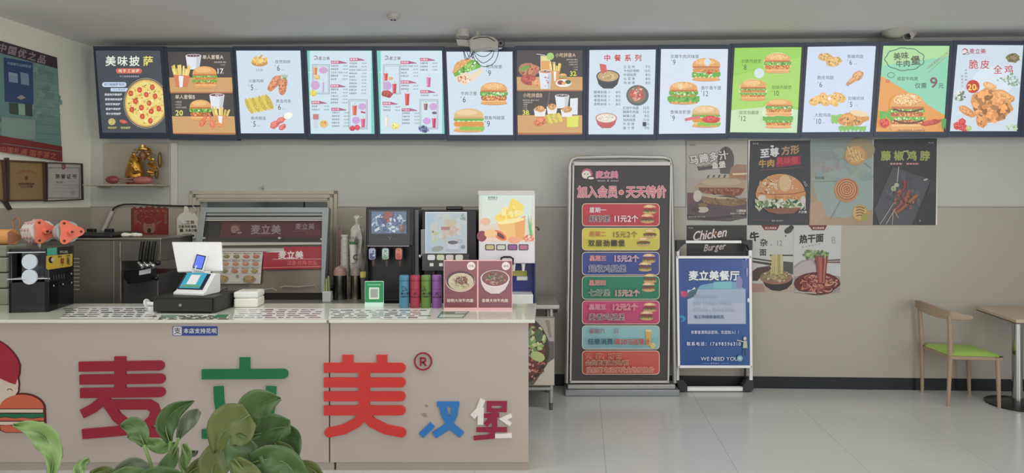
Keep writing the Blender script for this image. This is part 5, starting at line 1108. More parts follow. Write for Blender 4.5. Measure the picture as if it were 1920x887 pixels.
def p4(a):
    a.crop(1510,255,5.069); a.poly([(650,30),(1250,25),(1238,848),(640,848)],(52,52,56)); a.text('藤椒鸡脖',715,190,98,(158,164,84),.045,sp=26); a.line([(930,148),(980,142)],12,(176,176,150))
    a.rect(800,256,925,274,(150,84,90)); a.rect(955,256,1080,274,(150,84,90)); a.text('香辣鲜香',806,265,20,(206,180,180),.02,sp=8); a.text('回味无穷',962,265,20,(206,180,180),.02,sp=8); a.text('麦立美',1165,65,18,(150,150,150),.02)
    a.poly([(830,290),(1190,420),(1010,848),(700,848),(655,700)],(74,76,82)); a.specks(920,560,160,180,[(84,86,92),(68,70,76),(90,92,98)],40,30); a.poly([(1190,420),(1240,440),(1240,520),(1150,560)],(60,62,64))
    a.line([(884,292),(870,440)],8,(176,166,156)); a.ell(835,500,24,25,(176,180,150)); a.ell(835,500,17,18,(140,150,120)); a.ell(864,466,23,20,(170,170,140))
    for p,w_,c in (([(940,420),(945,480),(900,560),(850,630)],46,(104,50,44)),([(985,515),(960,580),(900,650),(830,720)],44,(124,60,48)),([(1060,560),(990,620),(930,680),(860,730)],42,(132,76,46))): a.line(p,w_,c,w_*.6); a.line(p,w_*.35,tuple(v+26 for v in c),w_*.2)
    a.specks(920,600,80,120,[(150,80,60),(86,40,36),(166,100,70)],40,12,-50)
    for p in ([(835,640),(705,840)],[(850,690),(760,842)],[(835,700),(880,780)],[(830,720),(822,845)]): a.line(p,8,(166,150,130))
    a.ell(1140,415,20,10,(170,170,170),-20); a.ell(1085,805,8,10,(130,130,130))
poster('black wall poster of skewered chicken necks with yellow green title, far right', R4(1637.5,260.5,1757,422), p4)
def p5(a):
    a.crop(1270,415,6.0); a.poly([(105,45),(778,45),(778,400),(105,400)],(50,48,48)); a.rect(105,400,778,830,(50,46,44)); a.text('麦立美',122,74,18,(170,160,160),.02)
    a.text('Chicken',175,170,128,(214,196,194),.03,rot=-8,slant=.35,sx=.78); a.text('Burger',300,300,92,(206,190,186),.03,rot=-6,slant=.35,sx=.8); a.poly([(400,150),(415,100),(440,150)],(150,90,60)); a.ell(420,560,200,110,(170,110,64)); a.ell(420,640,210,60,(110,120,60))
poster('black Chicken Burger wall poster partly hidden behind the blue sign stand', R4(1287.5,422.5,1399.5,551), p5)
def noodle_head(a, x0, x1, tx, nm):
    xm = (x0+x1)/2 if tx is None else tx
    a.poly([(xm-110,44),(xm+100,44),(xm+70,100),(xm-70,100)],(112,40,44)); a.text(nm,xm,76,26,(206,180,176),.03,anchor='c')
def p6(a):
    a.crop(1270,415,6.0); a.poly([(782,44),(1305,44),(1305,802),(840,802),(782,420)],(180,180,174)); a.poly([(782,420),(845,420),(845,802),(782,802)],(160,150,130)); noodle_head(a,782,1305,1050,'麦立美面馆')
    a.text('牛',812,180,110,(34,34,34),.06,rot=-8); a.text('杂',925,240,92,(44,44,44),.03); a.text('面',920,350,84,(44,44,44),.03); a.text('、12',1040,245,76,(120,120,130),0,sx=.9); a.ell(1250,100,52,34,(60,62,62),-30); a.ell(1280,70,30,26,(50,52,52)); a.ell(1218,165,8,10,(60,60,60))
    a.rect(1040,375,1300,390,(60,62,60)); a.poly([(845,408),(1060,440),(1060,456),(845,425)],(60,54,50)); a.poly([(845,440),(1060,470),(1060,500),(845,462)],(70,60,56)); a.poly([(845,560),(900,520),(1040,500),(1060,560),(940,620),(900,670),(845,670)],(70,50,48)); a.poly([(1190,450),(1300,460),(1300,600),(1190,560)],(70,70,66)); a.rect(845,700,1300,800,(166,146,128)); a.poly([(845,700),(960,700),(990,800),(845,800)],(160,120,110))
    a.poly([(930,620),(1300,640),(1290,700),(1230,760),(1150,786),(1060,776),(990,730)],(40,38,36)); a.ell(1110,630,185,80,(140,96,80)); a.specks(1110,615,170,66,[(130,140,80),(180,170,120),(170,110,90),(96,110,60),(190,180,140)],110,13); noodles(a,1120,620,130,56,[(190,176,120),(170,150,100)],30,6)
    for i in range(12): a.line([(1062+i*10,372),(1060+i*10.5,480),(1050+i*12,590)],9,random.choice([(190,176,110),(170,156,90),(206,190,130),(150,150,90)]))
poster('white wall poster of a dark noodle bowl marked 12, left of the sauced noodle one', R4(1401,422.5,1487,549), p6)
def p7(a):
    a.crop(1270,415,6.0); a.poly([(1310,44),(1845,44),(1832,806),(1310,806)],(182,182,180)); noodle_head(a,1310,1840,1585,'麦立美面馆'); a.text('热干面',1370,205,100,(38,38,38),.05,rot=-4,slant=.1,sx=.92); a.text('8',1755,212,96,(150,150,155),0,anchor='c',slant=-.1); a.text('热干面馆特色',1400,290,18,(120,110,110),.0,sp=20,rot=-10)
    a.poly([(1310,500),(1400,440),(1540,420),(1580,500),(1700,600),(1830,620),(1830,806),(1310,806)],(150,136,136)); a.poly([(1310,530),(1400,460),(1500,440),(1560,520),(1560,600),(1310,620)],(170,160,158)); a.specks(1560,375,150,46,[(96,120,76),(130,156,96),(84,104,70),(150,170,110)],60,22); a.poly([(1540,440),(1830,425),(1832,440),(1540,452)],(96,60,54)); a.poly([(1540,456),(1830,452),(1832,468),(1540,466)],(110,66,58))
    a.ell(1570,700,262,130,(92,36,32)); noodles(a,1570,700,240,118,[(150,70,60),(176,110,90),(110,40,36),(196,140,116),(130,56,48)],150,13); a.specks(1570,700,230,100,[(140,60,50),(100,40,34),(186,130,100)],50,12)
    for i in range(9): a.line([(1550+i*16,400+random.uniform(-20,20)),(1570+i*12,520),(1580+i*9,690)],14,random.choice([(140,56,50),(166,84,70),(110,40,38),(180,110,90)]))
    a.line([(1310,780),(1420,800),(1560,806)],14,(166,160,156)); a.line([(1740,790),(1832,720)],10,(166,156,150))
poster('white wall poster of red sauced noodles marked 8, rightmost of the lower row', R4(1488,422.5,1575.5,549.5), p7)
# ---------------- tall membership banner stand
bs = PY(5.47); qa = W(1165,719,5.47); qb = W(1165,300,5.53); v = (qb-qa).normalized(); NB = Plane(qa, Vector((0,-v.z,v.y)))
t = thing('banner_stand', 'tall black membership price banner in a silver floor stand against the wall', 'banner stand', (XX(1166,5.5), 5.5, 0), 0)
silver = M('silver_tube', (176,174,170), .3, .7)
b = MB(); b.box(XX(1059,5.47), XX(1273,5.47), 5.44, 5.62, 0, .055); b.build('base', M('silver_base', (150,154,156), .35, .5), t, world=True, bevel=.008)
b = MB(); b.box(XX(1064,5.47), XX(1266,5.47), 5.46, 5.58, .055, .095); b.build('base_rail', silver, t, world=True, bevel=.006)
P = [(1063,719),(1069,310),(1073,299),(1083,295.5),(1170,294),(1246,295.5),(1257,299),(1260,310),(1266,719)]
b = MB(); b.tube([NB.hit(*p)-NB.n*.02 for p in P], .019, 10); b.build('tube_frame', silver, t, world=True)
b = MB(); slab(b, NB, [(1068,718),(1253,718),(1258,309),(1076,309)], -.012, 0); b.build('banner_board', M('banner_back', (46,42,44), .4), t, world=True, smooth=0)
for nm, q in (('top_clamp', R4(1073.5,304,1258.5,310.5)), ('bottom_clamp', R4(1068,713.5,1254,717.5)), ('side_edge', [(1068,717),(1071,717),(1076.5,305),(1074,305)]), ('side_edge', [(1251,717),(1254,717),(1258.5,305),(1256,305)])):
    b = MB(); slab(b, NB, q, 0, .012); b.build(nm, M('clamp_pale', (196,192,188), .3, .3), t, world=True, smooth=0)
a = Art(NB, 'p', .0006, 4e-5); a.crop(1040,270,3.548); random.seed(17); a.poly([(135,145),(768,145),(764,800),(760,1582),(108,1582),(120,800)],(56,50,52))
badge(a,215,200,4.6,(180,90,110),(214,206,200),(60,40,46)); a.text('麦立美',272,205,50,(200,110,140),.04,outline=(220,170,190),ow=.05); a.text('meet & meet',285,243,17,(206,190,196),.02,sp=3)
a.text('加入会员',150,320,84,(206,110,120),.03,sx=.8,outline=(216,190,196),ow=.04); a.ell(442,322,18,18,(216,160,170)); a.ell(442,322,12,12,(206,90,96)); a.text('天天特价',472,320,84,(206,110,120),.03,sx=.8,outline=(216,190,196),ow=.04)
RWS = [(395,548,(178,50,62)),(557,708,(196,182,62)),(718,873,(50,62,130)),(878,1034,(24,112,82)),(1041,1199,(180,52,98)),(1206,1366,(120,168,170)),(1373,1533,(190,76,66))]
for i,(y0,y1,c) in enumerate(RWS):
    a.rrect(180,y0,697,y1,26,(214,196,170)); a.rrect(184,y0+4,693,y1-4,23,c)
    if i < 6: a.rrect(188,y0+8,689,y0+(y1-y0)*.5,20,tuple(min(255,int(v*1.06)) for v in c))
def mb2(x,y): a.ell(x,y+14,44,14,(190,150,96)); wavy(a,x-44,x+44,y+2,12,(90,110,60),8); a.ell(x,y-2,42,8,(120,60,40)); a.ell(x,y-16,42,20,(206,160,104),a0=180,a1=360); a.ell(x-4,y-24,24,8,(226,190,140)); a.specks(x,y-22,30,8,[(236,216,180)],10,2)
for i,(x1,y1,x2,y2) in enumerate(((630,440,615,500),(632,600,590,655),(625,765,600,820),(632,118+800-20,622,170+800-15),(630,1090,610,1145))): mb2(x1,y1); mb2(x2,y2)
a.poly([(600,1240),(645,1240),(638,1340),(608,1340)],(196,160,84)); a.ell(622,1240,24,8,(216,190,130)); a.ell(650,1340,20,20,(196,180,110))
wt=(226,206,206); dk=(60,36,44)
a.text('星期一',228,440,38,wt,.03); a.text('鲜虾堡',228,498,46,(90,60,60),.03,outline=wt,ow=.05); a.text('11元2个',388,498,48,wt,.04,sx=.95)
a.text('星期二',228,598,38,(190,110,60),.02); a.text('15元2个',380,602,46,(130,96,40),.01); a.text('双层劲霸堡',220,660,46,(60,50,44),.03,sp=4)
a.text('星期三',228,760,38,(190,80,96),.02,outline=(216,190,196),ow=.05); a.text('15元2个',388,762,46,(196,120,150),.02,outline=(206,200,214),ow=.05); a.text('超级鸡腿堡',222,828,50,(46,50,96),.015,outline=(176,176,200),ow=.07)
a.text('星期四',224,922,38,(190,80,80),.02,outline=(206,180,170),ow=.05); a.text('七虾堡',222,988,48,(30,90,70),.02,outline=(190,200,180),ow=.05); a.text('15元2个',392,990,46,(190,110,110),.02,outline=(206,200,190),ow=.05)
a.text('星期五',224,1082,38,(200,90,120),.02,outline=(226,180,190),ow=.05); a.text('12元2个',376,1082,46,(200,90,110),.02,outline=(226,190,190),ow=.05); a.text('麦香鸡腿堡',222,1148,48,(80,40,60),.02,outline=(226,190,196),ow=.05)
a.text('星期六',224,1240,36,(150,70,90),.01); a.text('日',388,1240,36,(150,70,90),.01); a.text('任意消费',216,1310,42,(30,80,100),.03); a.text('满20元送果汁',392,1310,42,(176,60,60),.03,sx=.9,outline=(206,196,180),ow=.02)
a.text('7、17、27日',200,1406,40,(150,30,36),.015,outline=(240,170,120),ow=.07); a.text('会员套餐9.9元/例',200,1448,38,(90,30,34),.015,sx=.95,outline=(240,180,140),ow=.07); a.text('提前打电话享受全场折扣价',205,1494,40,(170,44,46),.01,sx=.93,outline=(244,180,150),ow=.08)
a.build('printed_banner', t, print_mat('banner_print', False, .4))
# ---------------- blue recruitment sign stand
qa = W(1340,690,5.5); qb = W(1340,480,5.54); v = (qb-qa).normalized(); SB = Plane(qa, Vector((0,-v.z,v.y)))
t = thing('sign_stand', 'white framed blue poster on an A frame sign stand beside the tall banner', 'sign stand', (XX(1340,5.54), 5.56, 0), 0)
white = M('frame_white', (206,204,200), .35); sbk = M('stand_black', (34,32,34), .4)
def S_(x, y): return (1260+x/2.956, 440+y/2.956)
b = MB(); slab(b, SB, [S_(30,736),S_(440,736),S_(436,120),S_(20,120)], -.015, 0); b.build('poster_board', M('stand_back', (150,150,150), .4), t, world=True, smooth=0)
for q in ([(20,118),(436,118),(436,132),(20,132)], [(30,724),(442,724),(442,738),(30,738)], [(20,118),(33,118),(43,738),(30,738)], [(424,118),(437,118),(443,738),(430,738)]):
    b = MB(); slab(b, SB, [S_(*p) for p in q], -.01, .014); b.build('frame_bar', white, t, world=True, bevel=.002)
LG = Plane(W(1340,733,5.56), Vector((0,-1,.02)))
for x in (22, 430):
    b = MB(); slab(b, LG, [S_(x,815),S_(x+18,815),S_(x+(20 if x < 100 else 12),60),S_(x+(4 if x < 100 else -4),60)], -.02, .0); b.build('upright', white, t, world=True, bevel=.002)
b = MB(); slab(b, LG, [S_(60,33),S_(392,33),S_(392,48),S_(60,48)], -.03, .0); b.build('top_bar', white, t, world=True, bevel=.003)
for q in ([(22,32),(75,30),(78,48),(62,58),(46,70),(36,92),(22,92)], [(385,30),(446,30),(446,86),(426,88),(418,60),(385,48)]):
    b = MB(); slab(b, LG, [S_(*p) for p in q], -.035, .004); b.build('corner_joint', sbk, t, world=True, bevel=.003)
for q in ([(20,808),(62,806),(84,834),(84,868),(40,868),(34,845)], [(393,834),(412,808),(450,806),(452,850),(440,868),(393,868)]):
    b = MB(); slab(b, LG, [S_(*p) for p in q], -.06, .01); b.build('foot', sbk, t, world=True, bevel=.003)
b = MB(); slab(b, LG, [S_(82,846),S_(396,846),S_(396,868),S_(82,868)], -.04, .0); b.build('bottom_bar', white, t, world=True, bevel=.003)
for x in (1275, 1403):
    b = MB(); p = LG.hit(x, 470)-LG.n*.03; b.tube([p, Vector((p.x, 5.665, .03))], .01, 8); b.build('rear_leg', sbk, t, world=True)
b = MB(); b.ball(SB.hit(*S_(424,364)), .012, .01, .02); b.build('side_clip', white, t, world=True)
a = Art(SB, 'p', .0006, 4e-5); a.crop(1260,440,2.956); a.poly([(33,130),(425,130),(431,726),(42,726)],None,[(36,66,140),(40,72,146),(24,76,140),(20,66,136)])
a.poly([(110,400),(115,330),(160,280),(260,262),(350,262),(400,300),(405,420)],(100,156,180)); a.ell(372,265,18,36,(130,120,170)); a.poly([(230,262),(330,258),(330,300),(230,300)],(110,176,190)); a.ell(55,465,20,18,(40,130,176)); a.ell(48,470,12,10,(30,70,140))
a.poly([(85,306),(407,302),(409,495),(86,495)],(166,176,200)); a.poly([(150,306),(407,302),(408,380),(120,380)],(150,166,192)); a.poly([(84,360),(84,325),(120,300),(148,286),(130,340)],(56,90,110)); a.poly([(108,306),(125,290),(130,302)],(206,220,220)); a.ell(68,330,20,18,(176,56,90)); a.ell(56,322,10,10,(190,60,90))
a.text('麦立美餐厅',90,228,57,(220,226,232),.04,outline=(26,36,70),ow=.05)
a.text('招聘服务员数名',118,342,20,(170,180,206),.02); a.text('要求：五官端正，身体健康',118,380,20,(180,190,210),.02,sx=.9); a.text('能吃苦耐劳，有团队合作精神',118,416,20,(186,196,214),.02,sx=.9); a.text('有工作经验者优先',120,455,21,(60,80,130),.02)
a.text('有意者请到店咨询，欢迎加入！！',102,540,21,(196,206,226),.03,sx=.88); a.text('联系电话：17698596310',78,604,23,(206,214,226),.03,sp=2.6); a.text('WE NEED YOU',155,686,25,(200,206,220),.02,sx=1.06); a.text('招贤纳士',210,711,10,(170,180,206),.01,sp=3); a.line([(165,711),(205,711)],1.5,(150,160,190)); a.line([(270,711),(310,711)],1.5,(150,160,190))
a.ell(372,684,17,17,(110,160,180)); a.ell(372,684,10,8,(150,196,196)); a.ell(400,574,9,10,(196,190,170)); a.poly([(392,586),(410,586),(414,626),(388,626)],(176,180,150)); a.line([(392,592),(355,582)],5,(196,186,170)); a.line([(396,626),(392,668)],5,(56,70,110)); a.line([(406,626),(410,668)],5,(56,70,110)); a.text('诚聘英才',412,190,12,(170,180,206),.01,vert=True,anchor='c'); a.ell(406,135,5,5,(120,140,180))
a.build('printed_face', t, print_mat('stand_print', False, .3, coat=.2))
# ---------------- left wall: big poster, plaques, certificate
LPp = LEFT.off(.012)
q = [(-55,262),(115,303),(107,109),(-60,60)]
t = thing('wall_poster', 'large teal poster with dark lettered top band on the left wall', 'poster', LPp.hit(60,290), 0)
b = MB(); slab(b, LPp, q, 0, .003); b.build('sheet', M('poster_paper',(190,186,178)), t, world=True, smooth=0)
a = Art(LPp, 'p', .0034, 5e-5); a.crop(0,60,2.609); random.seed(2)
def yl(x, y0, y1): return y0+(y1-y0)*x/285          # rows drawn along the sheet, left edge to right edge
a.poly([(-160,-5),(277,125),(280,180),(-160,60)],(52,40,56)); 
for i,ch in enumerate('中国优之品'): a.text(ch,10+i*48,70+i*14+8,44,(140,124,134),.04,anchor='c',rot=12)
a.poly([(-160,60),(280,180),(298,560),(-150,480)],None,[(84,130,130),(110,140,136),(96,136,130),(76,120,122)]); a.specks(200,340,80,160,[(110,146,140),(90,130,128),(120,150,140)],30,26); a.specks(60,480,120,40,[(120,150,144),(96,136,132)],16,26)
a.poly([(14,124),(156,150),(160,355),(20,340)],(26,62,110)); a.text('中国餐饮品牌联盟',30,152,15,(130,150,180),.03,rot=9); a.poly([(36,195),(80,204),(82,250),(38,243)],(130,150,176)); a.poly([(94,196),(134,205),(138,262),(98,256)],(110,136,166)); a.poly([(75,320),(100,308),(122,322),(96,332)],(150,140,150)); 
for i in range(6): a.line([(40,212+i*5),(76,219+i*5)],1.4,(90,110,150))
a.poly([(40,345),(82,350),(84,405),(44,400)],(50,66,62)); a.poly([(84,352),(116,354),(118,408),(86,405)],(130,166,150)); a.poly([(116,350),(152,354),(154,414),(118,408)],(44,58,60))
for i in range(16): a.line([(165,185+i*22),(282,208+i*21)],2,(120,156,148)) if i % 2 else a.line([(170,185+i*22),(270,206+i*21)],2,(86,126,124))
a.poly([(0,415),(165,430),(168,525),(0,520)],(120,146,140))
a.poly([(-150,480),(298,560),(300,635),(-150,560)],(116,34,38)); a.text('中国礼遇 国手宴之',-8,574,34,(166,90,66),.03,rot=7); a.line([(0,545),(290,585)],3,(90,120,120))
a.build('printed_face', t, PAPER())
def frame_pic(label, q, draw, mat, wbar=4, name='wall_plaque', cat='plaque', group=None):
    t = thing(name, label, cat, LPp.hit(sum(p[0] for p in q)/4, max(p[1] for p in q)), 0, group)
    inner = [(x+(wbar if x < sum(p[0] for p in q)/4 else -wbar), y+(wbar*.8 if y < sum(p[1] for p in q)/4 else -wbar*.8)) for x, y in q]
    b = MB(); slab(b, LPp, q, 0, .012); b.build('backing', M('backing_brown', (60,42,34), .5), t, world=True, smooth=0)
    b = MB(); F0 = [LPp.hit(*p) for p in q]; F1 = [LPp.hit(*p) for p in inner]
    for j in range(4):
        a0, a1, b0, b1 = F0[j], F0[(j+1) % 4], F1[j], F1[(j+1) % 4]; n0, n1 = LPp.n*.01, LPp.n*.024; b.hexa([a0+n0, a1+n0, b1+n0, b0+n0], [a0+n1, a1+n1, b1+n1, b0+n1])
    b.build('frame', mat, t, world=True, smooth=0)
    a = Art(LPp, 'p', .0125); draw(a, inner); a.build('printed_face', t, GLOSSY())
    return t
brn = M('frame_brown', (64,46,40), .4); blkf = M('frame_black', (44,36,36), .4)
def gold(a, q):
    a.poly([q[0],q[1],q[2],q[3]],(128,98,60)); cx = sum(p[0] for p in q)/4
    a.poly([(q[0][0]+2,q[0][1]-2),(q[1][0]-2,q[1][1]-2),(q[2][0]-2,q[2][1]+2),(q[3][0]+2,q[3][1]+2)],(142,112,72))
    for i in range(7): a.text('全国餐饮诚信'[i%6],cx-16+i*5.5,325-4*math.sin(i/6*3.14),4.5,(140,70,60),.02,anchor='c')
    a.ell(cx+1,334,3,4,(110,60,50)); a.text('优秀加盟品牌',cx+1,345,5,(100,60,50),.03,anchor='c'); a.text('二〇一九年度',cx+1,350,4,(100,60,50),.03,anchor='c')
frame_pic('gold framed plaque cut by the left picture edge', [(-66,377),(8,378),(4,300),(-68,296)], gold, brn, 4, group='plaques on the left wall')
frame_pic('gold plaque in brown frame between the picture edge and the certificate', [(10,378),(82,377),(80,303),(10,300)], gold, brn, 3.4, group='plaques on the left wall')
def cert(a, q):
    a.poly(q,(176,170,164)); a.frame(86.5,314,147,372,.8,(66,70,84)); a.frame(88,316,145.5,370.5,.4,(96,100,110)); a.ell(116.5,312,4,6,(110,60,60)); a.ell(116.5,312,2.4,4,(146,96,86)); a.text('荣誉证书',121,331,9,(56,56,64),.03,anchor='c',sp=1.5)
    for i in range(4): a.line([(96,341+i*6),(140,341+i*6)],.6,(150,146,146))
    a.text('麦立美',103,342,4,(110,104,110),.01); a.ell(134,362,4,4,(176,140,136))
frame_pic('white certificate in thin dark frame, rightmost on the left wall', [(82,378),(152.5,375),(151,306.5),(82,304)], cert, blkf, 2.6, name='framed_certificate', cat='certificate')
t = thing('wooden_bracket', 'short dark wooden bracket under the gold plaque on the left wall', 'bracket', LPp.hit(15,390), 0)
b = MB(); slab(b, LPp, [(4,378),(11,378),(19,392),(14,394)], 0, .02); b.build('stick', M('wood_dark', (46,36,34), .5), t, world=True, smooth=0)
b = MB(); slab(b, LPp, [(3,379),(12,379),(13,296),(8,296)], .0, .02); b.build('upright', M('wood_dark', (46,36,34), .5), t, world=True, smooth=0)
# ---------------- shelf with the gold statue
sh = WP.hit(318, 347); z0 = sh.z
t = thing('wall_shelf', 'thin pale wall shelf under the first menu board holding a gold statue', 'shelf', BACK.hit(258, 349), 0)
b = MB(WBM); sx0, sx1 = wx(192,348), wx(318,348); b.box(sx0, sx1, -.26, 0, z0-.012, z0); b.build('shelf_board', M('shelf_pale', (150,142,132), .3), t, world=True, bevel=.002)
b = MB(WBM); b.box(sx0+.02, sx1-.01, -.012, -.002, z0, wz(268,320)); b.build('back_board', M('shelf_back', (146,140,128), .4), t, world=True, smooth=0)
for x in (sx0+.06, sx1-.08):
    b = MB(WBM); b.box(x, x+.02, -.16, 0, z0-.03, z0-.012); b.build('bracket', M('shelf_back', (146,140,128)), t, world=True, smooth=0)
gd = M('gold_leaf', (190,140,60), .3, .85, noise=.3, nscale=40); gd2 = M('gold_bright', (226,186,104), .25, .85, noise=.2, nscale=40); redc = M('statue_brown', (120,62,50), .5)
sp0 = WBM @ Vector((wx(268,345), -.12, z0+.001)); sY = sp0.y
t = thing('gold_statue', 'gold seated fortune god statue with spread coins on the wall shelf', 'statue', sp0, 0)
H = 78*sY/1200; random.seed(6)
def SP(px, py, d=0): return W(px, py, sY-d)
b = MB(); b.lathe([(.07,0),(.075,.02),(.065,.05)], c=sp0, seg=18, sy=.7); b.build('base', redc, t, world=True)
b = MB(); b.lathe([(.07,.04),(.085,.09),(.075,.15),(.06,.2),(.045,.24),(.02,.26)], c=sp0, seg=18, sy=.7); b.build('robe', gd, t, world=True)
b = MB(); b.ball(SP(268,292,.02), .036, .034, .042, 14, 9); b.build('face', M('statue_face', (146,96,66), .4, .3), t, world=True)
b = MB(); b.ball(SP(268,279,.01), .045, .035, .022); b.cyl(SP(268,280,.01), SP(268,272,.01), .03, .024, 12); b.cyl(SP(252,281,.0), SP(284,281,.0), .009, seg=8); b.build('hat', gd2, t, world=True)
b = MB(); b.ball(SP(264,290,.05), .004); b.ball(SP(272,290,.05), .004); b.cyl(SP(268,296,.045), SP(268,306,.05), .012, .003, 8); b.build('face_features', redc, t, world=True)
for s_ in (-1, 1):
    b = MB(); b.tube([SP(268+s_*12,308,.01), SP(268+s_*22,314,.04), SP(268+s_*17,324,.07), SP(268+s_*8,322,.09)], .022, 8, .014); b.build('arm', gd, t, world=True)
for k in range(90):
    an_ = random.uniform(0, 6.283); rr = math.sqrt(random.uniform(.2, 1)); px = 268+math.cos(an_)*26*rr; py = 309+math.sin(an_)*33*rr
    if abs(px-268) < 9 and 283 < py < 302: continue
    b = MB(); q = SP(px, py, random.uniform(0, .05)); Rk = Matrix.Translation(q) @ Matrix.Rotation(random.uniform(0,6), 4, 'Z') @ Matrix.Rotation(random.uniform(0,3), 4, 'X')
    b.ball((0,0,0), random.uniform(.013,.02), random.uniform(.01,.016), .009, 8, 5, m=Rk); b.build('gold_nugget', random.choice([gd, gd2]), t, world=True)
b = MB(); b.ball(SP(300,300,-.03), .02, .02, .075, 8, 6); b.ball(SP(294,325,-.03), .018, .02, .05, 8, 6); b.build('rear_leaf', M('gold_dull', (120,100,50), .4, .5), t, world=True)
mr = M('lacquer_maroon', (112,54,54), .35)
t = thing('shelf_ornament', 'dark red dumbbell shaped ornament lying in front of the gold statue on the shelf', 'ornament', W(235,347,sY-.07), 0)
oY = sY-.1
b = MB(); b.ball(W(211,337,oY), .062, .03, .036, 14, 9); b.build('left_lobe', mr, t, world=True)
b = MB(); b.ball(W(268,338,oY), .088, .03, .034, 14, 9); b.build('right_lobe', M('lacquer_rose', (146,84,78), .35), t, world=True)
for d in (-3, 3):
    b = MB(); b.tube([W(220,336+d,oY), W(236,338+d*.6,oY), W(250,337+d,oY)], .008, 8); b.build('neck', M('neck_grey', (120,96,88), .4), t, world=True)
# ---------------- cable, conduit, red paper, bag on the wall
WPL = BACK.off(.035)
t = thing('wall_cable', 'black cable running along the dado ledge above the ice cream machine', 'cable', WPL.hit(270,388), 0)
b = MB(); b.tube([WPL.hit(*p) for p in ((210,397),(213,391),(220,386.5),(232,383.5),(250,383),(290,385),(330,386),(352,386.5),(375,386))], .007, 8); b.build('cable_run', blk, t, world=True)
b = MB(); b.tube([WPL.hit(194,432), WPL.hit(203,412), WPL.hit(211,395)], .017, 10); b.build('white_conduit', M('conduit_white', (170,164,156), .4), t, world=True)
t = thing('red_papercut', 'red scalloped fortune god paper on the wall above the ice cream machine', 'wall paper cut', WP.hit(280,490), 0)
pts = [(246,392),(252,388),(258,392),(264,387),(270,391),(276,386),(281,389),(286,386),(292,391),(298,387),(304,391),(310,388),(315,392),(316,488),(246,488)]
b = MB(); slab(b, WP, pts[::-1], 0, .002); b.build('sheet', M('papercut_red', (118,42,36), .6), t, world=True, smooth=0)
a = Art(WP, 'p', .0024); a.crop(120,370,3.856); random.seed(14); G=(146,108,66); a.frame(486,80,756,450,4,(96,34,32))
for i in range(13): a.ell(498+i*20,92+6*(i%2),8,8,G if i%2 else (140,60,50),n=8)
a.text('招财进宝',508,110,24,G,.03,vert=True) ; a.text('恭喜发财',738,110,24,G,.03,vert=True,anchor='c')
a.ell(618,200,70,66,(140,52,42)); a.ell(618,215,44,56,(160,110,86)); a.ell(618,170,40,24,(130,36,34)); a.ell(604,208,4,3,(60,24,20)); a.ell(632,208,4,3,(60,24,20)); a.ell(618,240,14,18,(50,30,30)); a.line([(560,190),(530,170)],8,G); a.line([(676,190),(706,170)],8,G); a.ell(618,330,80,76,(132,40,36)); a.specks(618,330,70,66,[G,(150,60,50),(100,30,30)],50,8); a.specks(618,120,90,30,[G,(150,60,50)],34,5)
a.build('printed_face', t, PAPER())
t = thing('hanging_bag', 'white printed carrier bag hanging on the wall left of the serving window', 'bag', WPL.hit(352,448), 0)
BG = BACK.off(.03); bagm = M('bag_white', (190,186,174), .45, noise=.08, nscale=20)
b = MB(); slab(b, BG, [(332,446),(337,448.5),(367,448),(371,446),(372,411),(366,401),(355,398),(352,386),(346,386),(345,398),(336,403),(332,411)], -.02, .012); b.build('bag_body', bagm, t, world=True, bevel=.006)
b = MB(); b.tube([BG.hit(351,392)+BG.n*.014, BG.hit(356,397)+BG.n*.016, BG.hit(362,400)+BG.n*.015, BG.hit(370,394)+BG.n*.01, BG.hit(362,385)+BG.n*.01], .003, 6); b.build('handle_loop', bagm, t, world=True)
b = MB(); slab(b, BG, [(337,410),(345,421),(350,418),(342,404)], .012, .018); b.build('torn_flap', M('flap_white', (206,204,196), .45), t, world=True, bevel=.002)
b = MB(); p = BACK.hit(349,387); b.cyl(p, p+WN*.05, .005, seg=8); b.build('hook', blk, t, world=True)
a = Art(BG, 'p', .0126); a.text('麦立美',354,417,8,(110,84,76),.03,anchor='c'); a.text('汉堡·炸鸡·餐饮',353,425,5.8,(90,76,70),.03,anchor='c',sx=.9); a.rect(339,429,345,435,(80,74,70)); a.text('外卖订餐',349,432,5.5,(80,74,70),.03); a.text('欢迎光临',344,440,4.5,(120,110,104),.02)
a.build('print', t, PAPER())
# ---------------- wooden chair with green seat, square table
wood = M('ash_wood', (136,118,98), .45, noise=.15, nscale=9); green = M('seat_green', (136,164,80), .5, noise=.05)
A_, B_, C_, D_ = Vector((3.56,5.555,0)), Vector((3.53,5.18,0)), Vector((3.905,5.13,0)), Vector((3.93,5.50,0))
c0 = (A_+B_+C_+D_)/4
ch = thing('dining_chair', 'wooden chair with green seat and curved back rail beside the square table', 'chair', c0, 0)
sz = .43
tA, tB = Vector((3.545,5.57,.745)), Vector((3.555,5.20,.735))
def mid(a, b, z): k = (z-a.z)/(b.z-a.z); return a+(b-a)*k
for f, tp in ((A_, tA), (B_, tB)):
    b = MB(); m = Vector(((f.x+tp.x)/2+.012, (f.y+tp.y)/2, sz)); b.tube([f, m, tp], .013, 10, .02) if 0 else None
    b.tube([f, f*.5+Vector((m.x,m.y,m.z))*.5, m], .012, 10, .019); k = b.tube([m, (m+tp)/2, tp], .019, 10, .015); b.build('rear_leg', wood, ch, world=True)
for f in (C_, D_):
    b = MB(); tp = Vector((f.x-.012, f.y, sz-.02)); b.tube([f, tp], .012, 10, .019); b.build('front_leg', wood, ch, world=True)
b = MB(); P = [Vector((3.54,5.17,0)), Vector((3.93,5.12,0)), Vector((3.955,5.50,0)), Vector((3.56,5.56,0))]
b.prism([p*1+Vector((0,0,sz-.05)) for p in P], (0,0,.03)); b.build('seat_frame', wood, ch, world=True, bevel=.004)
b = MB(); n = 10; vs = []; fs = []
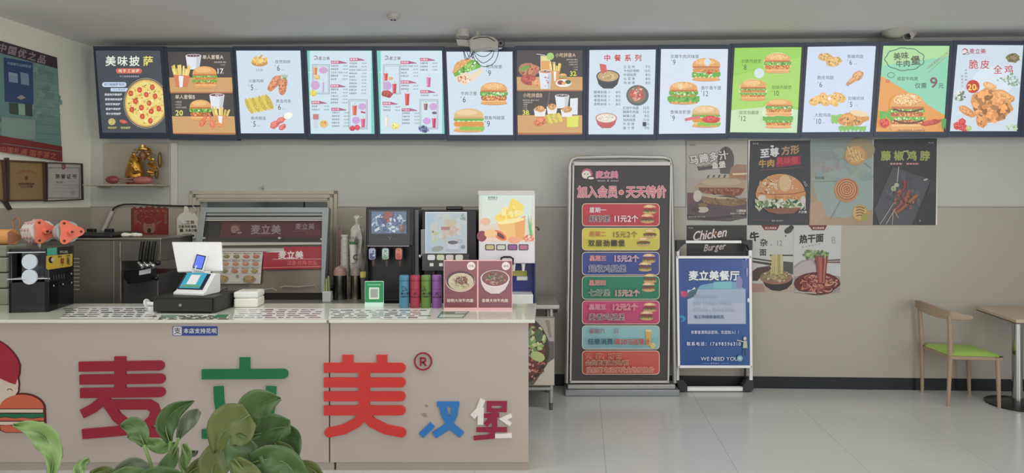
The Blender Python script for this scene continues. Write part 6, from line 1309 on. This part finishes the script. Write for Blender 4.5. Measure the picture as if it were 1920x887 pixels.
for i in range(n+1):
    for j in range(n+1):
        u, v = i/n, j/n; p = (P[0]*(1-u)+P[1]*u)*(1-v)+(P[3]*(1-u)+P[2]*u)*v; p = c0+(p-c0)*1.02
        e = min(u, 1-u, v, 1-v); h = .028*(1-(1-min(1, e*5))**2)
        vs.append((p.x, p.y, sz-.018+h))
fs = [(i*(n+1)+j, (i+1)*(n+1)+j, (i+1)*(n+1)+j+1, i*(n+1)+j+1) for i in range(n) for j in range(n)]
bm_ = [i*(n+1) for i in range(n+1)]+[n*(n+1)+j for j in range(1, n+1)]+[i*(n+1)+n for i in range(n-1, -1, -1)]+[j for j in range(n-1, 0, -1)]
b.add(vs, fs+[tuple(bm_[::-1])]); b.build('seat_cushion', green, ch, world=True, smooth=60)
# curved back rail
b = MB(); rp = [(3.535,5.60,.765,.062),(3.515,5.50,.76,.085),(3.51,5.38,.75,.09),(3.525,5.27,.74,.085),(3.56,5.19,.733,.07),(3.62,5.15,.728,.05),(3.70,5.14,.725,.03)]
vs = []; th = .011
for i, (x, y, z, h) in enumerate(rp):
    p0 = Vector(rp[max(i-1, 0)][:2]); p1 = Vector(rp[min(i+1, len(rp)-1)][:2]); d = (p1-p0).normalized(); nn = Vector((-d.y, d.x))*th
    for sx_, hz in ((1, h/2), (-1, h/2), (-1, -h/2), (1, -h/2)): vs.append((x+nn.x*sx_, y+nn.y*sx_, z+hz))
fs = [(i*4+k, i*4+(k+1) % 4, i*4+4+(k+1) % 4, i*4+4+k) for i in range(len(rp)-1) for k in range(4)]+[(3,2,1,0), tuple(range(len(rp)*4-4, len(rp)*4))]
b.add(vs, fs); b.build('back_rail', wood, ch, world=True, bevel=.005, smooth=40)
b = MB(); b.tube([Vector((3.53,5.56,.53)), Vector((3.555,5.19,.53))], .001, 4) if 0 else None
tb = thing('square_table', 'pale wood topped square table on a chrome pillar at the right edge', 'table', (4.5, 5.2, 0))
b = MB(); tp = [(3.86,4.90),(5.05,4.85),(5.05,5.50),(4.01,5.535)]
b.prism([(x, y, .725) for x, y in tp], (0,0,.026)); b.build('tabletop', M('table_wood', (158,144,124), .35, noise=.1, nscale=5), tb, world=True, bevel=.004)
b = MB(); b.prism([(x*.998+.009 if x > 4.2 else x+.004, y+(.004 if y < 5.2 else -.004), .716) for x, y in tp], (0,0,.009)); b.build('edge_band', M('table_edge', (80,72,64), .5), tb, world=True, smooth=0)
pc = Vector((4.12,5.22,0))
b = MB(); b.cyl(pc+Vector((0,0,.02)), pc+Vector((0,0,.715)), .036, seg=20); b.build('pillar', chrome, tb, world=True)
b = MB(); b.lathe([(.22,0),(.22,.012),(.17,.022),(.05,.04)], c=pc, seg=28); b.build('base_disc', M('table_base', (46,46,46), .3, .4), tb, world=True)
b = MB(); b.box(pc.x-.12, pc.x+.3, pc.y-.02, pc.y+.02, .70, .716); b.build('support_bar', blk, tb, world=True)
# ---------------- ceiling devices
cw_ = M('camera_white', (156,152,146), .4); cb = M('lens_black', (24,22,26), .15)
Yc = 5.40
def cam_dome(t, pts, name, d0, d1, bev=.01):
    b = MB(); slab(b, PY(Yc), pts, d0, d1); return b.build(name, cw_, t, world=True, bevel=bev, seg=3)
t = thing('surveillance_camera', 'white surveillance camera with hanging cable loops at middle of the menu boards', 'camera', (XX(900,Yc), Yc, CE))
b = MB(); zc = CE; b.cyl(Vector((XX(868,Yc),Yc,zc)), Vector((XX(868,Yc),Yc,ZZ(70,Yc))), .06, .055, 18); b.build('ceiling_mount', cw_, t, world=True)
b = MB(); b.cyl(Vector((XX(895,Yc),Yc+.03,zc)), Vector((XX(895,Yc),Yc+.03,ZZ(72,Yc))), .02, .02, 12); b.build('ceiling_stem', cw_, t, world=True)
cam_dome(t, [(882,95),(888,97),(922,92),(934,95),(935,80),(926,72),(908,69),(888,71),(880,78)], 'body', -.05, .06, .012)
cam_dome(t, [(855,74),(884,76),(884,86),(858,84)], 'side_arm', -.03, .02, .006)
b = MB(); b.tube([W(887,73,Yc-.062), W(900,70,Yc-.064), W(915,70,Yc-.064), W(928,77,Yc-.062)], .004, 6); b.build('body_seam', M('seam_dark',(60,58,56),.5), t, world=True)
b = MB(); q = W(939,84,Yc); b.cyl(q+Vector((-.01,.06,.012)), q+Vector((0,-.05,0)), .036, .036, 18); b.build('lens_tube', cb, t, world=True)
b = MB(); q2 = q+Vector((0,-.05,0)); b.cyl(q2, q2+Vector((0,-.004,0)), .026, .026, 18); b.build('lens_ring', M('lens_grey', (90,86,92), .3), t, world=True)
b = MB(); b.cyl(q2+Vector((0,-.003,0)), q2+Vector((0,-.007,0)), .012, .012, 14); b.build('lens_glass', cb, t, world=True)
loops = [[(888,96),(893,108),(903,117),(910,117),(922,108),(926,97)], [(885,97),(890,112),(900,122),(910,125),(924,120),(932,108),(935,92)], [(890,98),(900,105),(912,105),(922,97)], [(870,96),(874,108),(878,111),(884,103),(886,97)], [(876,97),(878,104),(883,106),(887,99)], [(869,96),(873,112),(880,104),(882,96),(886,110),(888,97)]]
for l in loops:
    P = [Vector(p) for p in l]; pts = []
    for i in range(len(P)-1):
        p0, p1, p2, p3 = P[max(i-1, 0)], P[i], P[i+1], P[min(i+2, len(P)-1)]
        for k in range(5):
            u = k/5; pts.append(.5*((2*p1)+(p2-p0)*u+(2*p0-5*p1+4*p2-p3)*u*u+(3*p1-p0-3*p2+p3)*u**3))
    pts.append(P[-1]); b = MB(); b.tube([W(p.x, p.y, Yc-.02) for p in pts], .0028, 6); b.build('cable_loop', M('cable_grey', (62,62,72), .5), t, world=True)
t = thing('surveillance_camera', 'white dome camera on the ceiling above the green double burger board', 'camera', (XX(1685,Yc), Yc, CE))
b = MB(); q = Vector((XX(1683,Yc), Yc, CE)); b.lathe([(.12,0),(.12,-.015),(.105,-.03),(.07,-.05),(.02,-.058),(.001,-.06)], c=q, seg=26, sx=1.0); b.build('dome', cw_, t, world=True)
b = MB(); q = W(1699,69,Yc-.03); b.cyl(q+Vector((.16,.16,.085)), q+Vector((.0,-.03,.0)), .035, .04, 16); b.build('body', cw_, t, world=True)
b = MB(); b.cyl(q+Vector((.0,-.028,.0)), q+Vector((0,-.036,0)), .034, .034, 18); b.build('lens_ring', M('lens_dark', (60,56,56), .3), t, world=True)
b = MB(); b.cyl(q+Vector((.0,-.036,.0)), q+Vector((0,-.04,0)), .018, .018, 14); b.build('lens_glass', cb, t, world=True)
t = thing('ceiling_sensor', 'small white round sensor on the ceiling with two dark slots', 'sensor', (XX(738,4.95), 4.95, CE))
q = Vector((XX(738,4.95), 4.95, CE)); b = MB(); b.lathe([(.05,0),(.05,-.012),(.04,-.03),(.02,-.042),(.001,-.043)], c=q, seg=22); b.build('housing', cw_, t, world=True)
for d in (-.014, .012):
    b = MB(); b.ball(q+Vector((d,-.012,-.043)), .009, .006, .006, 8, 5); b.build('slot', cb, t, world=True)
# ---------------- pothos in a planter in the foreground
def leafmat(name, c): return M(name, c, .35, noise=.16, nscale=30, spec=.5)
LM_ = [leafmat('leaf_dark', (62,82,44)), leafmat('leaf_mid', (76,96,56)), leafmat('leaf_pale', (110,134,82)), leafmat('leaf_grey', (98,106,86)), leafmat('leaf_olive', (78,86,44))]
PYd = 1.3
pl_t = thing('potted_pothos', 'broad leaved green pothos plant in the foreground before the counter', 'potted plant', (XX(330,1.42), 1.42, 0))
def cat(P, n):
    out = []
    for i in range(len(P)-1):
        p0, p1, p2, p3 = P[max(i-1, 0)], P[i], P[i+1], P[min(i+2, len(P)-1)]
        for k in range(n):
            u = k/n; out.append(.5*((2*p1)+(p2-p0)*u+(2*p0-5*p1+4*p2-p3)*u*u+(3*p1-p0-3*p2+p3)*u**3))
    return out+[P[-1]]
def leaf(c, w, mat, Y=PYd, dz=.0, fold=.25, twist=0):
    """c: centre line in px (with optional depth offset), w: half widths in px along it"""
    C = [Vector((p[0], p[1], (p[2] if len(p) > 2 else dz*i/(len(c)-1)))) for i, p in enumerate(c)]
    Wd = [Vector((x, 0, 0)) for x in w]; Cs = cat(C, 5); Ws = [v.x for v in cat(Wd, 5)]; n = len(Cs)
    vs = []; m = 4
    for i in range(n):
        d = Cs[min(i+1, n-1)]-Cs[max(i-1, 0)]; d2 = Vector((d.x, d.y)).normalized(); nx = Vector((-d2.y, d2.x)); w_ = max(.4, Ws[i])
        for j in range(-m, m+1):
            s_ = j/m; px = Cs[i].x+nx.x*w_*s_; py = Cs[i].y+nx.y*w_*s_
            Yj = Y+Cs[i].z-abs(s_)*w_/1000*fold*1.2+twist*s_*w_/1000+.004*math.sin(i*.7+j)
            vs.append(W(px, py, Yj))
    k = 2*m+1
    fs = [(i*k+j, i*k+j+1, (i+1)*k+j+1, (i+1)*k+j) for i in range(n-1) for j in range(k-1)]
    b = MB(); b.add(vs, fs); o = b.build('leaf', mat, pl_t, world=True, smooth=80)
    s = o.modifiers.new('solid', 'SOLIDIFY'); s.thickness = .0012; s.offset = 0
    rb = MB(); rb.tube([W(c_.x, c_.y, Y+c_.z-.0015) for c_ in Cs[:-2]], .0016, 5, .0006); r = rb.build('midrib', M('midrib', (96,112,68), .4), None, smooth=60)
    r.parent = o; r.matrix_parent_inverse = Matrix.Identity(4); r.location = (0, 0, 0)
    inv = Mof(pl_t).inverted(); 
    for v in r.data.vertices: v.co = inv @ v.co
    return o
leaf([(96,892),(100,855),(84,822),(55,803),(24,797)], [8,17,25,15,2], LM_[2], 1.22, fold=.5)
leaf([(104,880),(108,850),(100,828),(80,810)], [4,10,9,2], LM_[0], 1.235)
leaf([(271,836),(262,815),(247,800),(226,797)], [6,20,20,2], LM_[1], 1.3, fold=.3)
leaf([(318,830),(311,800),(326,772),(364,752)], [5,20,17,1], LM_[0], 1.32, twist=.5)
leaf([(334,822),(345,800),(360,782),(374,770)], [4,13,14,5], LM_[3], 1.36, twist=-.3)
leaf([(329,832),(305,838),(285,832),(268,818)], [3,13,11,1], LM_[2], 1.34)
leaf([(332,838),(322,860),(308,880),(300,895)], [3,13,14,8], LM_[1], 1.28)
leaf([(345,832),(350,852),(344,870),(350,890)], [5,10,9,4], LM_[2], 1.3)
leaf([(356,850),(364,850),(371,845)], [5,6,1], LM_[3], 1.34)
leaf([(468,778),(445,793),(418,812),(400,850)], [24,42,36,2], LM_[4], 1.22, fold=.35, twist=.2)
leaf([(470,800),(470,778),(490,757),(527,748)], [8,30,30,2], LM_[1], 1.3, fold=.4)
leaf([(464,812),(478,800),(492,783),(503,768)], [8,24,18,4], LM_[1], 1.31)
leaf([(462,818),(490,812),(515,803),(545,800)], [6,24,28,12], LM_[0], 1.27, fold=.3)
leaf([(520,800),(536,820),(545,845),(543,880)], [10,26,20,4], LM_[0], 1.29, fold=.3)
leaf([(515,830),(528,850),(536,872),(538,900)], [8,22,20,10], LM_[4], 1.26)
leaf([(462,822),(478,845),(500,852),(524,852)], [8,18,14,3], LM_[0], 1.32)
leaf([(440,815),(448,840),(462,870),(470,900)], [10,30,34,30], LM_[0], 1.21, fold=.3)
leaf([(425,830),(412,850),(400,875),(396,900)], [14,26,30,20], LM_[4], 1.25)
leaf([(395,840),(388,860),(386,880),(390,900)], [4,12,14,12], LM_[3], 1.27)
leaf([(470,868),(500,862),(535,868),(560,900)], [16,26,28,22], LM_[0], 1.2, fold=.3)
leaf([(540,885),(560,878),(585,880),(604,900)], [10,14,14,6], LM_[4], 1.24)
leaf([(440,860),(455,880),(470,895),(480,910)], [10,20,22,16], LM_[4], 1.18)
leaf([(148,895),(148,880),(156,868),(168,862)], [10,11,8,3], LM_[2], 1.24)
leaf([(170,890),(190,884),(206,884),(216,894)], [6,9,8,2], LM_[4], 1.28)
leaf([(292,890),(270,880),(245,872),(212,884)], [6,14,14,3], LM_[3], 1.3, fold=.2)
leaf([(205,895),(235,890),(262,888),(285,894)], [6,14,12,3], LM_[1], 1.26)
leaf([(350,890),(375,875),(400,872),(425,885)], [6,16,16,6], LM_[4], 1.27)
leaf([(250,905),(285,892),(310,888),(345,896)], [10,14,14,8], LM_[0], 1.23)
stm = M('stem_green', (104,126,72), .4)
for p in ([(270,834),(278,856),(290,892)], [(320,828),(318,850),(308,900)], [(334,822),(326,850),(322,900)], [(455,815),(452,850),(455,905)], [(500,845),(520,853),(528,870)], [(96,892),(98,905)], [(527,838),(540,858),(542,900)], [(395,845),(398,870),(396,905)], [(148,890),(150,905)], [(400,850),(430,820),(462,803)]):
    b = MB(); b.tube([W(x, y, 1.29) for x, y in p]+([W(p[-1][0], 930, 1.36)] if p[-1][1] > 880 else []), .0032, 7); b.build('stem', stm, pl_t, world=True)
x0, x1 = XX(60,1.45), XX(640,1.45)
b = MB(); b.prism([(x0,1.28,.82),(x1,1.28,.82),(x1+.02,1.27,.98),(x0-.02,1.27,.98)], (0,.18,0)); b.build('planter', M('planter_white', (190,186,178), .4), pl_t, world=True, bevel=.01)
b = MB(); b.box(x0+.01, x1-.01, 1.285, 1.44, .96, .985); b.build('soil', M('soil', (60,46,36), .9, noise=.4, nscale=60, bump=.6), pl_t, world=True, smooth=0)
t = thing('planter_divider', 'low wooden divider under the foreground plant, below the picture', 'divider', ((x0+x1)/2, 1.37, 0))
b = MB(); b.box(x0-.3, x1+.1, 1.24, 1.5, 0, .79); b.build('body', M('divider_wood', (130,110,88), .5, noise=.15), t, world=True, smooth=0)
b = MB(); b.box(x0-.33, x1+.13, 1.22, 1.52, .79, .82); b.build('cap', M('divider_wood', (130,110,88)), t, world=True, bevel=.004)

# ---------------- pieces that belong to a part go one level deeper
SUB = {'adjustable_foot':'leg', 'tap_label':'tap', 'nozzle':'tap', 'lens_ring':'lens_tube', 'lens_glass':'lens_tube', 'display_bezel':'small_display', 'display_screen':'small_display',
 'drink_button':'button_frame', 'lock':'drawer_front', 'film_print':'film_roll', 'lid_inset':'lid', 'seam':'cap', 'reel_hole':'reel', 'teal_card':'screen_bezel', 'white_square':'screen_bezel', 'green_strip':'screen_bezel',
 'tap_valve':'tap_handle', 'lid_knob':'hopper_lid', 'corner_joint':'upright', 'handle_loop':'bag_body', 'torn_flap':'bag_body', 'glass_pane':'frame', 'disc':'spool', 'hat':'face', 'face_features':'face', 'body_seam':'body', 'soil':'planter'}
def bname(o): return o.name.rsplit('.', 1)[0] if o.name[-3:].isdigit() and '.' in o.name else o.name
def cen_(o): return sum((Vector(c) for c in o.bound_box), Vector())/8
for root in [o for o in S.objects if o.parent is None and o.type == 'EMPTY']:
    kids = list(root.children)
    for c in kids:
        want = SUB.get(bname(c))
        if not want or c.type != 'MESH' or c.location.length > 1e-6: continue
        cand = [k for k in kids if bname(k) == want and k.parent == root and k.location.length < 1e-6]
        if cand: c.parent = min(cand, key=lambda k: (cen_(k)-cen_(c)).length)
